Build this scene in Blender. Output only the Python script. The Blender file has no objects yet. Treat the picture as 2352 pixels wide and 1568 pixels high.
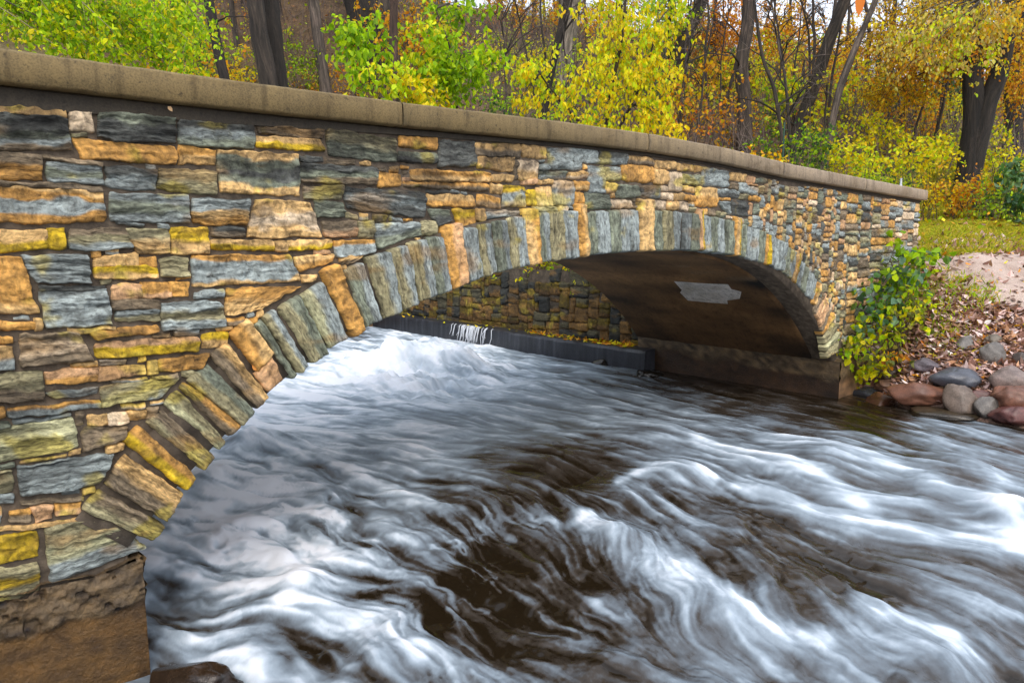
import bpy, math, random
import numpy as np
from mathutils import Matrix, Vector
R_ = math.radians
random.seed(7); rng = np.random.default_rng(7)
SC = bpy.context.scene
COL = SC.collection

# ---------------------------------------------------------------- camera
FPX, CX, CY, VPX, HOR = 1700., 1176., 784., 3036., 540.       # measured in a 2352 x 1568 frame
PITCH = math.atan((CY - HOR) / FPX)
_x = np.array([VPX - CX, CY - HOR, FPX]); _x /= np.linalg.norm(_x)
_z = np.array([0, math.cos(PITCH), -math.sin(PITCH)])
_y = np.cross(_z, _x)
if _y[2] < 0: _y = -_y
RM = np.stack([_x, _y, _z])                                     # camera (right, up, forward) -> world
CAM = np.array([0., -5.4, 3.0])
cd = bpy.data.cameras.new('camera'); co = bpy.data.objects.new('camera', cd); COL.objects.link(co)
cd.sensor_width = 36; cd.lens = FPX / 2352 * 36; cd.clip_start = .05; cd.clip_end = 2000
_r, _u, _f = RM @ [1, 0, 0], RM @ [0, 1, 0], RM @ [0, 0, 1]
co.matrix_world = Matrix(((_r[0], _u[0], -_f[0], CAM[0]), (_r[1], _u[1], -_f[1], CAM[1]), (_r[2], _u[2], -_f[2], CAM[2]), (0, 0, 0, 1)))
SC.camera = co
def ray(px, py): return RM @ np.array([px - CX, CY - py, FPX])
def onY(px, py, y=0.): r = ray(px, py); return CAM + r * ((y - CAM[1]) / r[1])
def onZ(px, py, z=0.): r = ray(px, py); return CAM + r * ((z - CAM[2]) / r[2])
def onX(px, py, x=0.): r = ray(px, py); return CAM + r * ((x - CAM[0]) / r[0])
def atd(px, py, d): return CAM + ray(px, py) * (d / FPX)
def proj(P):
    v = (P - CAM) @ RM
    return CX + FPX * v[:, 0] / v[:, 2], CY - FPX * v[:, 1] / v[:, 2], v[:, 2]

# ---------------------------------------------------------------- light
SUN_EL, SUN_AZ = R_(48), R_(212)          # azimuth measured from +Y clockwise: the light comes over the photographer's left shoulder
w = bpy.data.worlds.new('World'); SC.world = w; w.use_nodes = True
nt = w.node_tree; bg = nt.nodes['Background']; sky = nt.nodes.new('ShaderNodeTexSky')
sky.sky_type = 'NISHITA'; sky.sun_disc = False; sky.sun_elevation = SUN_EL; sky.sun_rotation = SUN_AZ
sky.dust_density = 6.; sky.air_density = 1.0; sky.ozone_density = 1.0
cl = nt.nodes.new('ShaderNodeMixRGB'); cl.inputs[0].default_value = .70; cl.inputs[2].default_value = (5.6, 5.9, 6.5, 1)   # bright overcast veil over the clear sky
nt.links.new(sky.outputs[0], cl.inputs[1]); nt.links.new(cl.outputs[0], bg.inputs[0]); bg.inputs[1].default_value = .15
sl = bpy.data.lights.new('sun', 'SUN'); so = bpy.data.objects.new('sun', sl); COL.objects.link(so)
sl.energy = .65; sl.angle = R_(25); sl.color = (1, .95, .88)
sdir = Vector((math.sin(SUN_AZ) * math.cos(SUN_EL), math.cos(SUN_AZ) * math.cos(SUN_EL), math.sin(SUN_EL)))
so.rotation_euler = sdir.to_track_quat('Z', 'Y').to_euler()
SC.view_settings.view_transform = 'Standard'; SC.view_settings.look = 'None'
SC.view_settings.exposure = .95; SC.view_settings.gamma = 1
SC.render.engine = 'CYCLES'; SC.cycles.max_bounces = 8; SC.cycles.use_denoising = True
SC.cycles.transmission_bounces = 4; SC.cycles.diffuse_bounces = 4; SC.cycles.glossy_bounces = 3

# ---------------------------------------------------------------- helpers
def _hash(ix, iy, iz):
    h = (ix * 374761393 + iy * 668265263 + iz * 2147483647) & 0xffffffff
    h = ((h ^ (h >> 13)) * 1274126177) & 0xffffffff
    return ((h ^ (h >> 16)) & 0xffff) / 65535.
def vnoise(x, y, z=0.):
    x = np.asarray(x, float); y = np.asarray(y, float); z = np.zeros_like(x) + z
    ix, iy, iz = np.floor(x).astype(np.int64), np.floor(y).astype(np.int64), np.floor(z).astype(np.int64)
    fx, fy, fz = x - ix, y - iy, z - iz
    fx = fx * fx * (3 - 2 * fx); fy = fy * fy * (3 - 2 * fy); fz = fz * fz * (3 - 2 * fz)
    r = 0
    for a in (0, 1):
        for b in (0, 1):
            for c in (0, 1):
                r = r + _hash(ix + a, iy + b, iz + c) * (fx if a else 1 - fx) * (fy if b else 1 - fy) * (fz if c else 1 - fz)
    return r * 2 - 1
def fbm(x, y, z=0., o=4):
    r = 0; a = .5
    x = np.asarray(x, float); y = np.asarray(y, float)
    for i in range(o):
        r = r + a * vnoise(x + 17.3 * i, y - 9.1 * i, z); x = x * 2.03; y = y * 2.03; z = z * 2.03; a *= .5
    return r
def sst(a, b, x): t = np.clip((x - a) / (b - a), 0, 1); return t * t * (3 - 2 * t)

def mk(name, V, faces, mats, parent=None, col=None, lc=None, midx=None, smooth=True, attrs=None):
    V = np.asarray(V, np.float32).reshape(-1, 3)
    if not isinstance(faces, (list, tuple)): faces = [faces]
    faces = [np.asarray(f, np.int32) for f in faces if len(f)]
    me = bpy.data.meshes.new(name)
    me.vertices.add(len(V)); me.vertices.foreach_set('co', V.ravel())
    li = np.concatenate([f.ravel() for f in faces])
    cnt = np.concatenate([np.full(len(f), f.shape[1], np.int32) for f in faces])
    st = np.concatenate([[0], np.cumsum(cnt)[:-1]]).astype(np.int32)
    me.loops.add(len(li)); me.loops.foreach_set('vertex_index', li)
    me.polygons.add(len(cnt)); me.polygons.foreach_set('loop_start', st)
    try: me.polygons.foreach_set('loop_total', cnt)
    except Exception: pass
    me.polygons.foreach_set('use_smooth', np.full(len(cnt), smooth, bool))
    if midx is not None: me.polygons.foreach_set('material_index', np.asarray(midx, np.int32))
    if not isinstance(mats, (list, tuple)): mats = [mats]
    for m in mats: me.materials.append(m)
    if col is not None:
        a = me.attributes.new('Col', 'FLOAT_COLOR', 'POINT')
        c = np.ones((len(V), 4), np.float32); c[:, :3] = col; a.data.foreach_set('color', c.ravel())
    if lc is not None:
        a = me.attributes.new('lc', 'FLOAT_VECTOR', 'POINT'); a.data.foreach_set('vector', np.asarray(lc, np.float32).ravel())
    for k, v in (attrs or {}).items():
        a = me.attributes.new(k, 'FLOAT', 'POINT'); a.data.foreach_set('value', np.asarray(v, np.float32).ravel())
    me.update(calc_edges=True); me.validate()
    o = bpy.data.objects.new(name, me); COL.objects.link(o)
    if parent is not None: o.parent = parent
    return o
def empty(name, loc=(0, 0, 0)):
    o = bpy.data.objects.new(name, None); COL.objects.link(o); o.location = loc; o.empty_display_size = .3; return o
def tag(o, label=None, cat=None, group=None, kind=None):
    if label: o['label'] = label
    if cat: o['category'] = cat
    if group: o['group'] = group
    if kind: o['kind'] = kind
    return o
def grid_faces(nu, nv, off=0):
    i = np.arange((nu - 1) * (nv - 1)); a = i // (nu - 1) * nu + i % (nu - 1) + off
    return np.stack([a, a + 1, a + nu + 1, a + nu], 1)
class MB:
    def __init__(s): s.V = []; s.Q = []; s.T = []; s.C = []; s.L = []; s.n = 0
    def add(s, V, Q=None, T=None, col=(1, 1, 1), lc=None):
        V = np.asarray(V, float).reshape(-1, 3); s.V.append(V)
        if Q is not None and len(Q): s.Q.append(np.asarray(Q) + s.n)
        if T is not None and len(T): s.T.append(np.asarray(T) + s.n)
        c = np.zeros((len(V), 3)); c[:] = col; s.C.append(c)
        s.L.append(np.zeros((len(V), 3)) if lc is None else lc); s.n += len(V)
    def build(s, name, mats, parent=None, smooth=True, loc=None):
        f = []
        if s.Q: f.append(np.concatenate(s.Q))
        if s.T: f.append(np.concatenate(s.T))
        V = np.concatenate(s.V)
        if loc is not None: V = V - np.asarray(loc)
        o = mk(name, V, f, mats, parent, np.concatenate(s.C), np.concatenate(s.L), smooth=smooth)
        return o
def smooth_path(P, n):
    P = np.asarray(P, float); d = np.concatenate([[0], np.cumsum(np.linalg.norm(np.diff(P, axis=0), axis=1))])
    t = np.linspace(0, d[-1], n); Q = np.stack([np.interp(t, d, P[:, k]) for k in range(3)], 1)
    for _ in range(2): Q[1:-1] = .25 * Q[:-2] + .5 * Q[1:-1] + .25 * Q[2:]
    return Q
def tube(mb, P, rad, ns=6, col=(1, 1, 1), rough=0., seed=0.):
    P = np.asarray(P, float); n = len(P); rad = np.zeros(n) + rad
    T = np.gradient(P, axis=0); T /= np.linalg.norm(T, axis=1)[:, None] + 1e-9
    ref = np.array([0.31, .95, .02]) if abs(T[:, 2]).mean() > .5 else np.array([0.05, .1, 1.])
    A = np.cross(T, ref); A /= np.linalg.norm(A, axis=1)[:, None] + 1e-9; B = np.cross(T, A)
    an = np.linspace(0, 2 * math.pi, ns, endpoint=False)
    rr = rad[:, None] * np.ones((1, ns))
    if rough:
        L = np.concatenate([[0], np.cumsum(np.linalg.norm(np.diff(P, axis=0), axis=1))])[:, None]
        ca, sa = np.cos(an)[None] + 0 * L, np.sin(an)[None] + 0 * L
        rr = rr * (1 + rough * fbm(ca * 1.3 + seed, sa * 1.3 + L * .8, seed) + rough * .6 * fbm(ca * 6 + seed, sa * 6, L * 1.1, 2))
    V = P[:, None] + A[:, None] * (np.cos(an)[None, :, None] * rr[..., None]) + B[:, None] * (np.sin(an)[None, :, None] * rr[..., None])
    i = np.arange((n - 1) * ns); a = i // ns * ns; b = i % ns; c = (b + 1) % ns
    Q = np.stack([a + b, a + c, a + ns + c, a + ns + b], 1)
    L = np.concatenate([[0], np.cumsum(np.linalg.norm(np.diff(P, axis=0), axis=1))])
    lc = np.zeros((n, ns, 3)); lc[..., 0] = np.cos(an)[None] * rad[:, None]; lc[..., 1] = np.sin(an)[None] * rad[:, None]; lc[..., 2] = L[:, None] + seed * 7
    mb.add(V.reshape(-1, 3), Q, None, col, lc.reshape(-1, 3))

# ---------------------------------------------------------------- materials
def newmat(name):
    m = bpy.data.materials.new(name); m.use_nodes = True; n = m.node_tree
    return m, n, n.nodes['Principled BSDF'], n.links
def N(n, t, **k):
    x = n.nodes.new(t)
    for a, b in k.items():
        if a in ('op',): x.operation = b
        elif a == 'bt': x.blend_type = b
        else: setattr(x, a, b)
    return x
def mapped(n, src, scale):
    mp = N(n, 'ShaderNodeMapping'); mp.inputs['Scale'].default_value = scale; n.links.new(src, mp.inputs[0]); return mp.outputs[0]
def noise(n, vec, scale=1., detail=5., rough=.55, dist=0.):
    t = N(n, 'ShaderNodeTexNoise'); n.links.new(vec, t.inputs['Vector']); t.inputs['Scale'].default_value = scale
    t.inputs['Detail'].default_value = detail; t.inputs['Roughness'].default_value = rough; t.inputs['Distortion'].default_value = dist
    return t.outputs['Fac']
def ramp(n, fac, stops):
    r = N(n, 'ShaderNodeValToRGB'); e = r.color_ramp.elements
    while len(e) < len(stops): e.new(.5)
    for el, (p, c) in zip(e, stops): el.position = p; el.color = (c[0], c[1], c[2], 1) if hasattr(c, '__len__') else (c, c, c, 1)
    n.links.new(fac, r.inputs[0]); return r.outputs[0]
def mul(n, a, b, f=1.):
    m = N(n, 'ShaderNodeMixRGB', bt='MULTIPLY'); m.inputs[0].default_value = f
    n.links.new(a, m.inputs[1]); n.links.new(b, m.inputs[2]); return m.outputs[0]
def mix(n, f, a, b):
    m = N(n, 'ShaderNodeMixRGB')
    for s, i in ((f, 0), (a, 1), (b, 2)):
        if hasattr(s, 'is_output'): n.links.new(s, m.inputs[i])
        elif i == 0: m.inputs[0].default_value = s
        else: m.inputs[i].default_value = (*s, 1)
    return m.outputs[0]
def bump(n, p, h, strength, dist):
    b = N(n, 'ShaderNodeBump'); b.inputs['Strength'].default_value = strength; b.inputs['Distance'].default_value = dist
    n.links.new(h, b.inputs['Height']); n.links.new(b.outputs[0], p.inputs['Normal'])
def attr(n, nm, out='Color'): a = N(n, 'ShaderNodeAttribute'); a.attribute_name = nm; return a.outputs[out]
def objco(n): return N(n, 'ShaderNodeTexCoord').outputs['Object']

def stone_material(name, sc=(11, 42, 11)):
    m, n, p, l = newmat(name)
    lc = attr(n, 'lc', 'Vector')
    st = noise(n, mapped(n, lc, sc), 1., 8, .70, .5)
    fine = noise(n, mapped(n, lc, (26, 54, 26)), 1., 4, .6)
    big = noise(n, mapped(n, lc, (5, 9, 5)), 1., 4, .6, .5)
    c = attr(n, 'Col')
    c = mul(n, c, ramp(n, st, [(.30, (.16, .15, .13)), (.42, (.78, .76, .73)), (.55, (1.05, 1.03, 1.)), (.70, (1.4, 1.37, 1.3))]))
    c = mul(n, c, ramp(n, fine, [(.30, .42), (.50, 1.0), (.72, 1.45)]))
    c = mul(n, c, ramp(n, big, [(.3, (.72, .70, .66)), (.6, (1.1, 1.08, 1.02))]))
    l.new(c, p.inputs['Base Color']); p.inputs['Roughness'].default_value = .78
    s = N(n, 'ShaderNodeMath', op='ADD'); l.new(st, s.inputs[0]); f2 = N(n, 'ShaderNodeMath', op='MULTIPLY'); l.new(fine, f2.inputs[0]); f2.inputs[1].default_value = .35; l.new(f2.outputs[0], s.inputs[1])
    bump(n, p, s.outputs[0], 1., .035)
    return m
def rough_material(name, c1, c2, c3, scale, bscale, bstr, bdist, rough=.85, use_col=False):
    m, n, p, l = newmat(name); o = objco(n)
    f = noise(n, mapped(n, o, scale), 1., 7, .6, .3)
    c = ramp(n, f, [(.3, c1), (.5, c2), (.72, c3)])
    if use_col: c = mul(n, c, attr(n, 'Col'))
    l.new(c, p.inputs['Base Color']); p.inputs['Roughness'].default_value = rough
    bump(n, p, noise(n, mapped(n, o, bscale), 1., 6, .65), bstr, bdist)
    return m
M_stone = stone_material('layered limestone')
M_mortar = rough_material('brown mortar', (.038, .028, .019), (.088, .067, .047), (.16, .125, .09), (9, 9, 9), (70, 70, 70), .8, .012)
def concrete_material(name, use_streak=True):
    m, n, p, l = newmat(name); o = objco(n)
    a = noise(n, mapped(n, o, (1.6, 1.6, 3)), 1., 6, .6, .4); b = noise(n, mapped(n, o, (14, 14, 1.6)), 1., 5, .6); f = noise(n, mapped(n, o, (90, 90, 90)), 1., 4, .6)
    c = attr(n, 'Col')
    c = mul(n, c, ramp(n, a, [(.3, (.70, .66, .58)), (.5, (1, 1, 1)), (.75, (1.22, 1.2, 1.15))]))
    if use_streak: c = mul(n, c, ramp(n, b, [(.30, (.62, .60, .55)), (.46, (1, 1, 1)), (.7, (1.2, 1.19, 1.14))]))
    pt = noise(n, mapped(n, o, (24, 24, 24)), 1., 5, .65)
    c = mul(n, c, ramp(n, f, [(.3, .62), (.6, 1.12)])); c = mul(n, c, ramp(n, pt, [(.30, .45), (.40, 1.), (.66, 1.), (.74, 1.35)]))
    l.new(c, p.inputs['Base Color']); p.inputs['Roughness'].default_value = .82
    bump(n, p, f, .45, .006); return m
M_conc = concrete_material('weathered concrete')
def leaf_material(name, trans=.5):
    m, n, p, l = newmat(name)
    c = attr(n, 'Col'); p.inputs['Roughness'].default_value = .55; l.new(c, p.inputs['Base Color'])
    p.inputs['Specular IOR Level'].default_value = .35
    t = N(n, 'ShaderNodeBsdfTranslucent'); tc = mul(n, c, ramp(n, c, [(0, (1.15, 1.15, .7)), (1, (1.15, 1.15, .7))])); l.new(tc, t.inputs[0])
    ms = N(n, 'ShaderNodeMixShader'); ms.inputs[0].default_value = trans
    l.new(p.outputs[0], ms.inputs[1]); l.new(t.outputs[0], ms.inputs[2]); l.new(ms.outputs[0], n.nodes['Material Output'].inputs[0])
    return m
M_leaf = leaf_material('autumn leaf')
M_litter = leaf_material('dry fallen leaf', .12)
def bark_material(name):
    m, n, p, l = newmat(name); lc = attr(n, 'lc', 'Vector')
    r = noise(n, mapped(n, lc, (11, 11, 1.3)), 1., 7, .7, .8); b = noise(n, mapped(n, lc, (4, 4, 1.4)), 1., 4, .6)
    c = mul(n, attr(n, 'Col'), ramp(n, r, [(.34, .18), (.5, .8), (.66, 2.0)])); c = mul(n, c, ramp(n, b, [(.3, (.72, .74, .66)), (.65, (1.15, 1.1, 1.05))]))
    l.new(c, p.inputs['Base Color']); p.inputs['Roughness'].default_value = .9
    bump(n, p, r, 1., .07); return m
M_bark = bark_material('furrowed bark')
def twig_material():
    m, n, p, l = newmat('twig bark'); l.new(attr(n, 'Col'), p.inputs['Base Color']); p.inputs['Roughness'].default_value = .8; return m
M_twig = twig_material()
# ================================================================ STONE BRIDGE
PAL = dict(b=(.30, .36, .385), g=(.20, .235, .19), k=(.33, .31, .19), d=(.085, .095, .095), n=(.22, .175, .12), o=(.52, .285, .075),
           t=(.60, .40, .175), p=(.55, .34, .19), y=(.50, .35, .012), w=(.66, .54, .40), l=(.46, .47, .30), r=(.33, .12, .05))
Z = 900 / 2352.                                                  # zoomed crop pixel -> photo pixel
CROPS = dict(A=(0, 400, Z), B=(0, 1000, Z), C=(0, 1600, Z), D=(800, 500, Z), E=(700, 1000, Z), F=(1600, 500, Z), G=(2400, 600, Z),
             H=(1300, 800, 1400 / 2352.), K=(3100, 700, 600 / 1176.))
def fac(crop, x, y, yy=0.):
    a, b, s = CROPS[crop]; q = onY((a + x * s) / 4096 * 2352, (b + y * s) / 4096 * 2352, yy); return q[0], q[2]
# every large stone of the near face: crop, four corners (clockwise from top left), colour bands from top to bottom
STONES = '''
A -60 55 690 115 690 185 -60 125 t|A -60 130 700 190 738 510 -60 505 ddgbn|A 738 118 968 115 993 320 745 310 w|A 1050 125 1845 190 1850 455 1045 390 gdd
D -210 -60 570 15 575 243 -205 180 dbg|A 755 410 1840 485 1845 665 880 605 o|A 1890 480 2250 520 2258 665 1885 660 ot|A -60 560 430 585 455 825 -60 815 noo
A 520 640 1080 690 1085 870 525 840 bgb|A 450 590 1060 640 1060 668 470 622 n|A 1130 690 1630 740 1630 945 1135 905 dbb|A 1680 720 2262 750 2262 975 1670 930 k
A -60 860 1070 900 1075 945 -60 895 n|A -60 905 1080 955 1095 1270 -60 1270 tobboo|A 1172 985 1965 1005 1980 1265 1172 1245 bgb|D -60 770 550 785 490 1045 -55 1020 bbto
A -60 1360 490 1360 495 1550 -60 1600 ty|A 500 1355 670 1345 692 1530 505 1545 y|A 745 1360 1300 1355 1405 1545 735 1550 nkb|A 1330 1350 1760 1355 1775 1600 1450 1590 kt|A 1810 1340 2185 1345 2190 1590 1805 1600 yt
B -60 95 230 95 400 650 -60 665 oot|B 225 75 940 60 950 325 400 340 b|B 1000 90 1325 60 1330 165 1005 165 t|B 1340 55 1440 45 1445 165 1340 165 t|B 1455 85 1640 80 1650 165 1455 165 o
B 1000 180 1660 180 1660 285 1000 300 yt|B 1690 90 1975 85 1975 260 1710 270 k|E 195 75 1200 60 1320 315 200 375 obbbt|B 440 440 1120 430 1175 765 495 820 b|B 410 385 1110 380 1110 425 450 430 d
B 1200 370 1485 365 1490 500 1200 510 p|B 1490 360 1780 350 1790 490 1495 500 op|B 1795 345 1985 345 1985 485 1800 490 o|B 1205 530 1670 530 1675 620 1205 620 n|B 1230 640 1675 630 1675 730 1235 745 bk
B 1700 570 2315 545 2354 790 1720 845 bkb|B -60 760 370 750 370 835 -60 840 o|B 375 745 430 745 435 825 378 830 t|B 225 905 820 880 990 1145 235 1210 nwn|B 940 870 1655 795 1655 860 1030 930 o
B 1010 985 2080 910 2080 1050 1030 1135 pyy|E 300 880 560 870 555 985 295 1030 yt|B -60 915 130 915 130 970 -60 975 o|B -60 1030 130 1025 140 1240 -60 1260 tb|B 495 1275 1055 1225 1010 1365 495 1400 po
B 1065 1235 1520 1200 1525 1285 1035 1365 p|B 1570 1190 1640 1180 1665 1280 1580 1285 p|B 1665 1160 2220 1095 2120 1230 1680 1275 o|B -60 1310 425 1290 445 1570 -60 1590 kn|B 490 1510 1020 1450 1020 1500 620 1560 b
B 1065 1440 1880 1350 1700 1540 1080 1625 kb|C 80 110 1045 5 1050 80 90 190 obb|C -60 340 755 200 828 500 -60 660 ll|C 945 165 1120 150 1120 260 945 260 t|C 1150 150 1340 130 1340 235 1170 255 w
C 1350 130 1520 120 1520 195 1350 205 t|C 1540 100 1660 80 1600 180 1540 190 n|C 890 305 1345 290 1290 430 880 530 n|C 205 720 1210 560 1040 870 230 1005 b|C -60 770 120 760 125 960 -60 990 k
C -60 1020 130 1000 125 1080 -60 1100 b|C 240 1060 880 1000 880 1050 245 1100 n|C 130 1170 330 1140 330 1280 140 1270 on|C 345 1150 560 1110 540 1240 400 1280 p|C 595 1100 860 1085 840 1180 600 1225 op
C -60 1370 850 1230 850 1270 -60 1420 t|C -60 1440 385 1385 387 1635 -60 1740 y|C 468 1352 1085 1258 1548 1545 550 1925 klb|C -60 1800 402 1705 420 1997 -60 2130 kyk
D 620 10 1310 60 1300 140 640 80 n|D 610 115 1250 150 1330 265 615 215 ty|D 1350 40 2060 150 2065 385 1360 310 kg|F 15 110 395 140 395 250 15 220 o|F 0 270 395 300 400 400 0 390 gd|D 190 265 1035 315 1045 730 235 690 tgdgt
D 1070 320 1300 340 1300 385 1070 380 d|D 1070 405 1865 450 1865 610 1075 590 dgn|D 1880 495 2115 525 2115 635 1880 640 o|D 1110 640 1500 640 1500 765 1115 765 nk|D 1535 655 2365 705 2365 970 1545 870 dbd
D 1210 800 1515 810 1515 960 1235 945 g|D 590 790 1160 810 1275 1160 510 1165 twt|D 140 1075 465 1070 465 1150 140 1160 dn|D 135 1215 770 1215 790 1305 150 1300 ty|D 805 1225 920 1220 920 1310 810 1310 t
D 940 1215 1390 1205 1390 1290 945 1305 ty|D 1280 1010 1655 1010 1655 1165 1320 1150 np|D 1680 1015 1825 1010 1830 1175 1685 1170 k|D 1850 1030 2310 1015 2325 1140 1885 1290 bg|D 1420 1215 1850 1210 1840 1330 1440 1375 obb
D 1460 1390 1760 1360 1580 1440 1480 1450 tn|D 985 1370 1420 1360 1400 1430 1060 1530 to|E 550 418 1345 385 900 620 545 670 ot|E 215 445 520 420 525 480 225 495 b|E 550 720 740 715 700 780 570 785 on|E 800 725 885 725 860 770 810 775 o|E 1340 265 1500 250 1480 310 1350 350 t
F 425 165 795 185 800 430 425 430 d|F 805 190 1280 205 1275 345 810 310 tn|F 1290 215 1550 235 1550 345 1290 320 t|F 825 330 1055 340 1060 475 830 440 t|F 1070 340 1215 350 1200 480 1070 465 t|F 1255 370 1465 385 1460 560 1255 570 wt
F 1210 380 1245 370 1250 560 1205 560 n|F 1570 235 1920 255 1915 460 1575 450 b|F 1930 260 2090 265 2090 395 1930 390 b|F 2110 275 2390 290 2380 410 2110 400 db|F 120 455 960 500 960 600 150 580 ot|F 60 595 930 615 930 690 60 640 on
F 970 520 1200 530 1195 590 975 590 t|F 1470 485 1755 490 1750 560 1475 555 gb|F 1765 500 1980 490 1980 555 1765 560 tw|F 1485 410 1560 400 1560 460 1490 460 b|F 1985 430 2150 430 2165 700 1985 690 b|F 2155 450 2320 450 2320 575 2160 575 b
F 975 620 1075 630 1075 720 975 710 t|F 1090 630 1320 650 1325 850 1090 850 ybb|F 1340 680 1435 680 1440 835 1345 830 y|F 1445 650 1600 655 1605 850 1445 840 tw|F 1450 580 1610 580 1610 615 1450 615 t|F 1285 580 1440 570 1440 615 1285 625 p
F 1620 580 1835 590 1840 830 1620 830 wbb|F 1840 590 1980 600 1975 680 1845 680 ot|F 1855 705 1945 710 1940 820 1855 815 o|F 1950 705 2205 725 2210 870 1950 875 g|F 2175 605 2275 610 2275 690 2175 690 t|F 2285 620 2520 640 2520 750 2285 750 g
F 300 730 785 740 785 855 305 835 to|F 830 730 1070 760 1070 870 835 840 on|F 580 880 790 885 795 1030 620 1060 yo|F 805 885 900 890 895 1000 810 990 t|F 915 905 1250 900 1250 945 920 985 b|F 290 880 530 900 555 1000 410 1050 gd
F 245 1010 385 1010 385 1145 250 1155 k|F 1390 850 1645 855 1640 900 1430 905 b|F 1660 850 1775 850 1775 890 1665 890 w
G 245 155 580 175 575 340 240 315 o|G 300 60 580 90 580 160 300 140 tn|G 65 185 228 190 225 310 70 310 b|G 85 340 185 340 185 440 90 435 t|G 440 375 645 375 645 495 445 490 db|G 595 105 815 130 810 200 600 190 t|G 585 200 740 215 735 355 580 345 t
G 835 145 890 150 885 220 835 215 t|G 895 150 990 155 990 220 895 215 t|G 1010 165 1080 180 1080 225 1010 220 t|G 750 230 870 240 870 430 740 415 w|G 880 250 1075 265 1075 365 880 350 g|G 1085 185 1355 225 1355 380 1090 370 b
G 655 380 730 385 730 425 655 425 w|G 880 375 1025 395 1025 440 885 425 t|G 1030 390 1240 405 1245 590 1015 585 to|G 660 450 775 455 770 520 660 510 w|G 785 455 900 460 895 525 790 515 t|G 910 470 1020 480 1020 530 910 520 o
G 1250 410 1465 430 1460 500 1250 490 bd|G 1255 535 1380 545 1380 680 1300 620 b|G 135 515 350 525 345 600 135 600 w|G 565 530 705 540 700 620 565 610 w|G 710 540 850 540 845 625 715 620 t|G 855 545 940 555 940 640 855 630 w
G 1395 520 1565 535 1560 690 1400 690 d|G 1475 340 1555 345 1550 450 1475 440 b|G 1560 380 1670 390 1670 465 1560 455 b|G 1380 240 1545 255 1535 325 1380 315 t|G 1555 280 1640 290 1635 345 1555 335 p|G 1650 300 1755 305 1755 345 1650 345 g|G 1385 345 1465 350 1465 405 1385 400 n
'''
# voussoirs: outer start, outer end, inner end, inner start
VOUS = '''
C 885 1150 1060 950 1690 1300 1570 1455 kn|C 1130 880 1330 600 1895 960 1720 1235 nt|C 1320 450 1470 285 2030 790 1920 935 yo|C 1570 255 1730 130 2230 575 2110 710 kn|C 1740 70 1900 -90 2325 400 2270 500 lk
C 1915 -95 1980 -170 2480 235 2370 370 no|E 162 1390 379 1220 815 1670 674 1819 kg|E 402 1126 575 1009 954 1516 839 1638 nt|E 605 890 770 750 1000 1060 850 1250 ot|E 850 1290 1010 1130 1110 1350 980 1455 p|E 865 820 935 745 1250 1280 1195 1330 g|E 945 735 1065 650 1370 1190 1260 1270 kb
E 1105 620 1310 510 1570 1050 1420 1160 kg|E 1340 500 1550 360 1780 890 1600 1010 lb|E 1545 255 1720 165 1965 810 1840 890 oo|E 1790 235 1960 155 2130 700 1990 780 gb|E 2012 99 2245 52 2362 619 2182 698 kb
H 440 355 550 320 625 680 520 720 kb|H 570 310 675 280 735 630 640 665 kb|H 690 270 785 255 835 590 750 625 gb|H 785 195 910 170 955 550 855 585 op|H 920 205 1010 190 1050 510 970 545 b|H 1020 175 1110 165 1150 480 1070 510 kb
H 1125 155 1215 140 1250 450 1170 480 gb|H 1225 130 1335 115 1360 430 1260 455 kb|H 1330 65 1415 60 1440 420 1370 440 to|H 1425 95 1500 95 1515 400 1450 415 gb|H 1505 90 1580 85 1605 390 1520 400 k|H 1590 80 1675 80 1695 380 1605 385 b
H 1685 35 1750 35 1760 375 1705 375 ot|H 1760 85 1815 80 1830 360 1770 365 g|H 1820 80 1905 75 1915 355 1840 360 b|H 1910 75 1975 70 1980 350 1925 350 g|H 1980 70 2040 70 2045 345 1985 345 b|H 2050 70 2095 70 2110 340 2055 340 b|H 2105 -5 2200 0 2205 340 2120 340 t
G 560 640 640 640 645 1045 565 1045 g|G 650 640 750 645 752 1040 650 1045 k|G 760 645 835 655 840 1040 760 1035 b|G 865 660 940 665 930 1045 855 1040 b|G 945 665 1015 670 1005 1045 935 1045 g|G 1020 620 1085 620 1075 1045 1010 1045 ppy
G 1090 695 1150 700 1145 1060 1080 1055 b|G 1155 705 1225 710 1220 1070 1155 1065 g|G 1235 715 1300 725 1300 1080 1228 1070 b|G 1305 725 1390 740 1375 1095 1305 1085 g|G 1395 700 1455 710 1440 1105 1380 1105 oty|G 1460 780 1515 785 1505 1130 1445 1110 g
G 1520 790 1580 810 1570 1150 1510 1135 b|G 1585 815 1655 830 1645 1165 1575 1150 b|G 1660 835 1720 860 1708 1180 1650 1165 g|G 1725 875 1775 890 1760 1200 1712 1190 oyy|G 1780 900 1850 930 1820 1235 1770 1205 b|G 1855 935 1935 975 1895 1265 1825 1240 b
G 1940 1000 1995 1030 1950 1310 1905 1280 g|G 2000 1035 2045 1070 2000 1350 1955 1320 b|G 2050 1050 2095 1075 2050 1400 2005 1360 toy|G 2095 1140 2130 1190 2085 1440 2055 1400 b|G 2130 1200 2180 1240 2130 1500 2090 1450 g|G 2185 1250 2255 1350 2215 1568 2140 1510 b
K 330 825 358 862 310 1020 278 1000 ot|K 345 960 385 985 330 1140 290 1060 np|K 392 990 425 1060 355 1225 332 1150 pn|K 438 1070 450 1130 370 1255 357 1230 ot|K 455 1150 490 1210 385 1325 375 1270 k|K 492 1222 487 1280 395 1385 386 1335 l|K 490 1290 485 1385 400 1440 395 1392 k
'''
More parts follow.
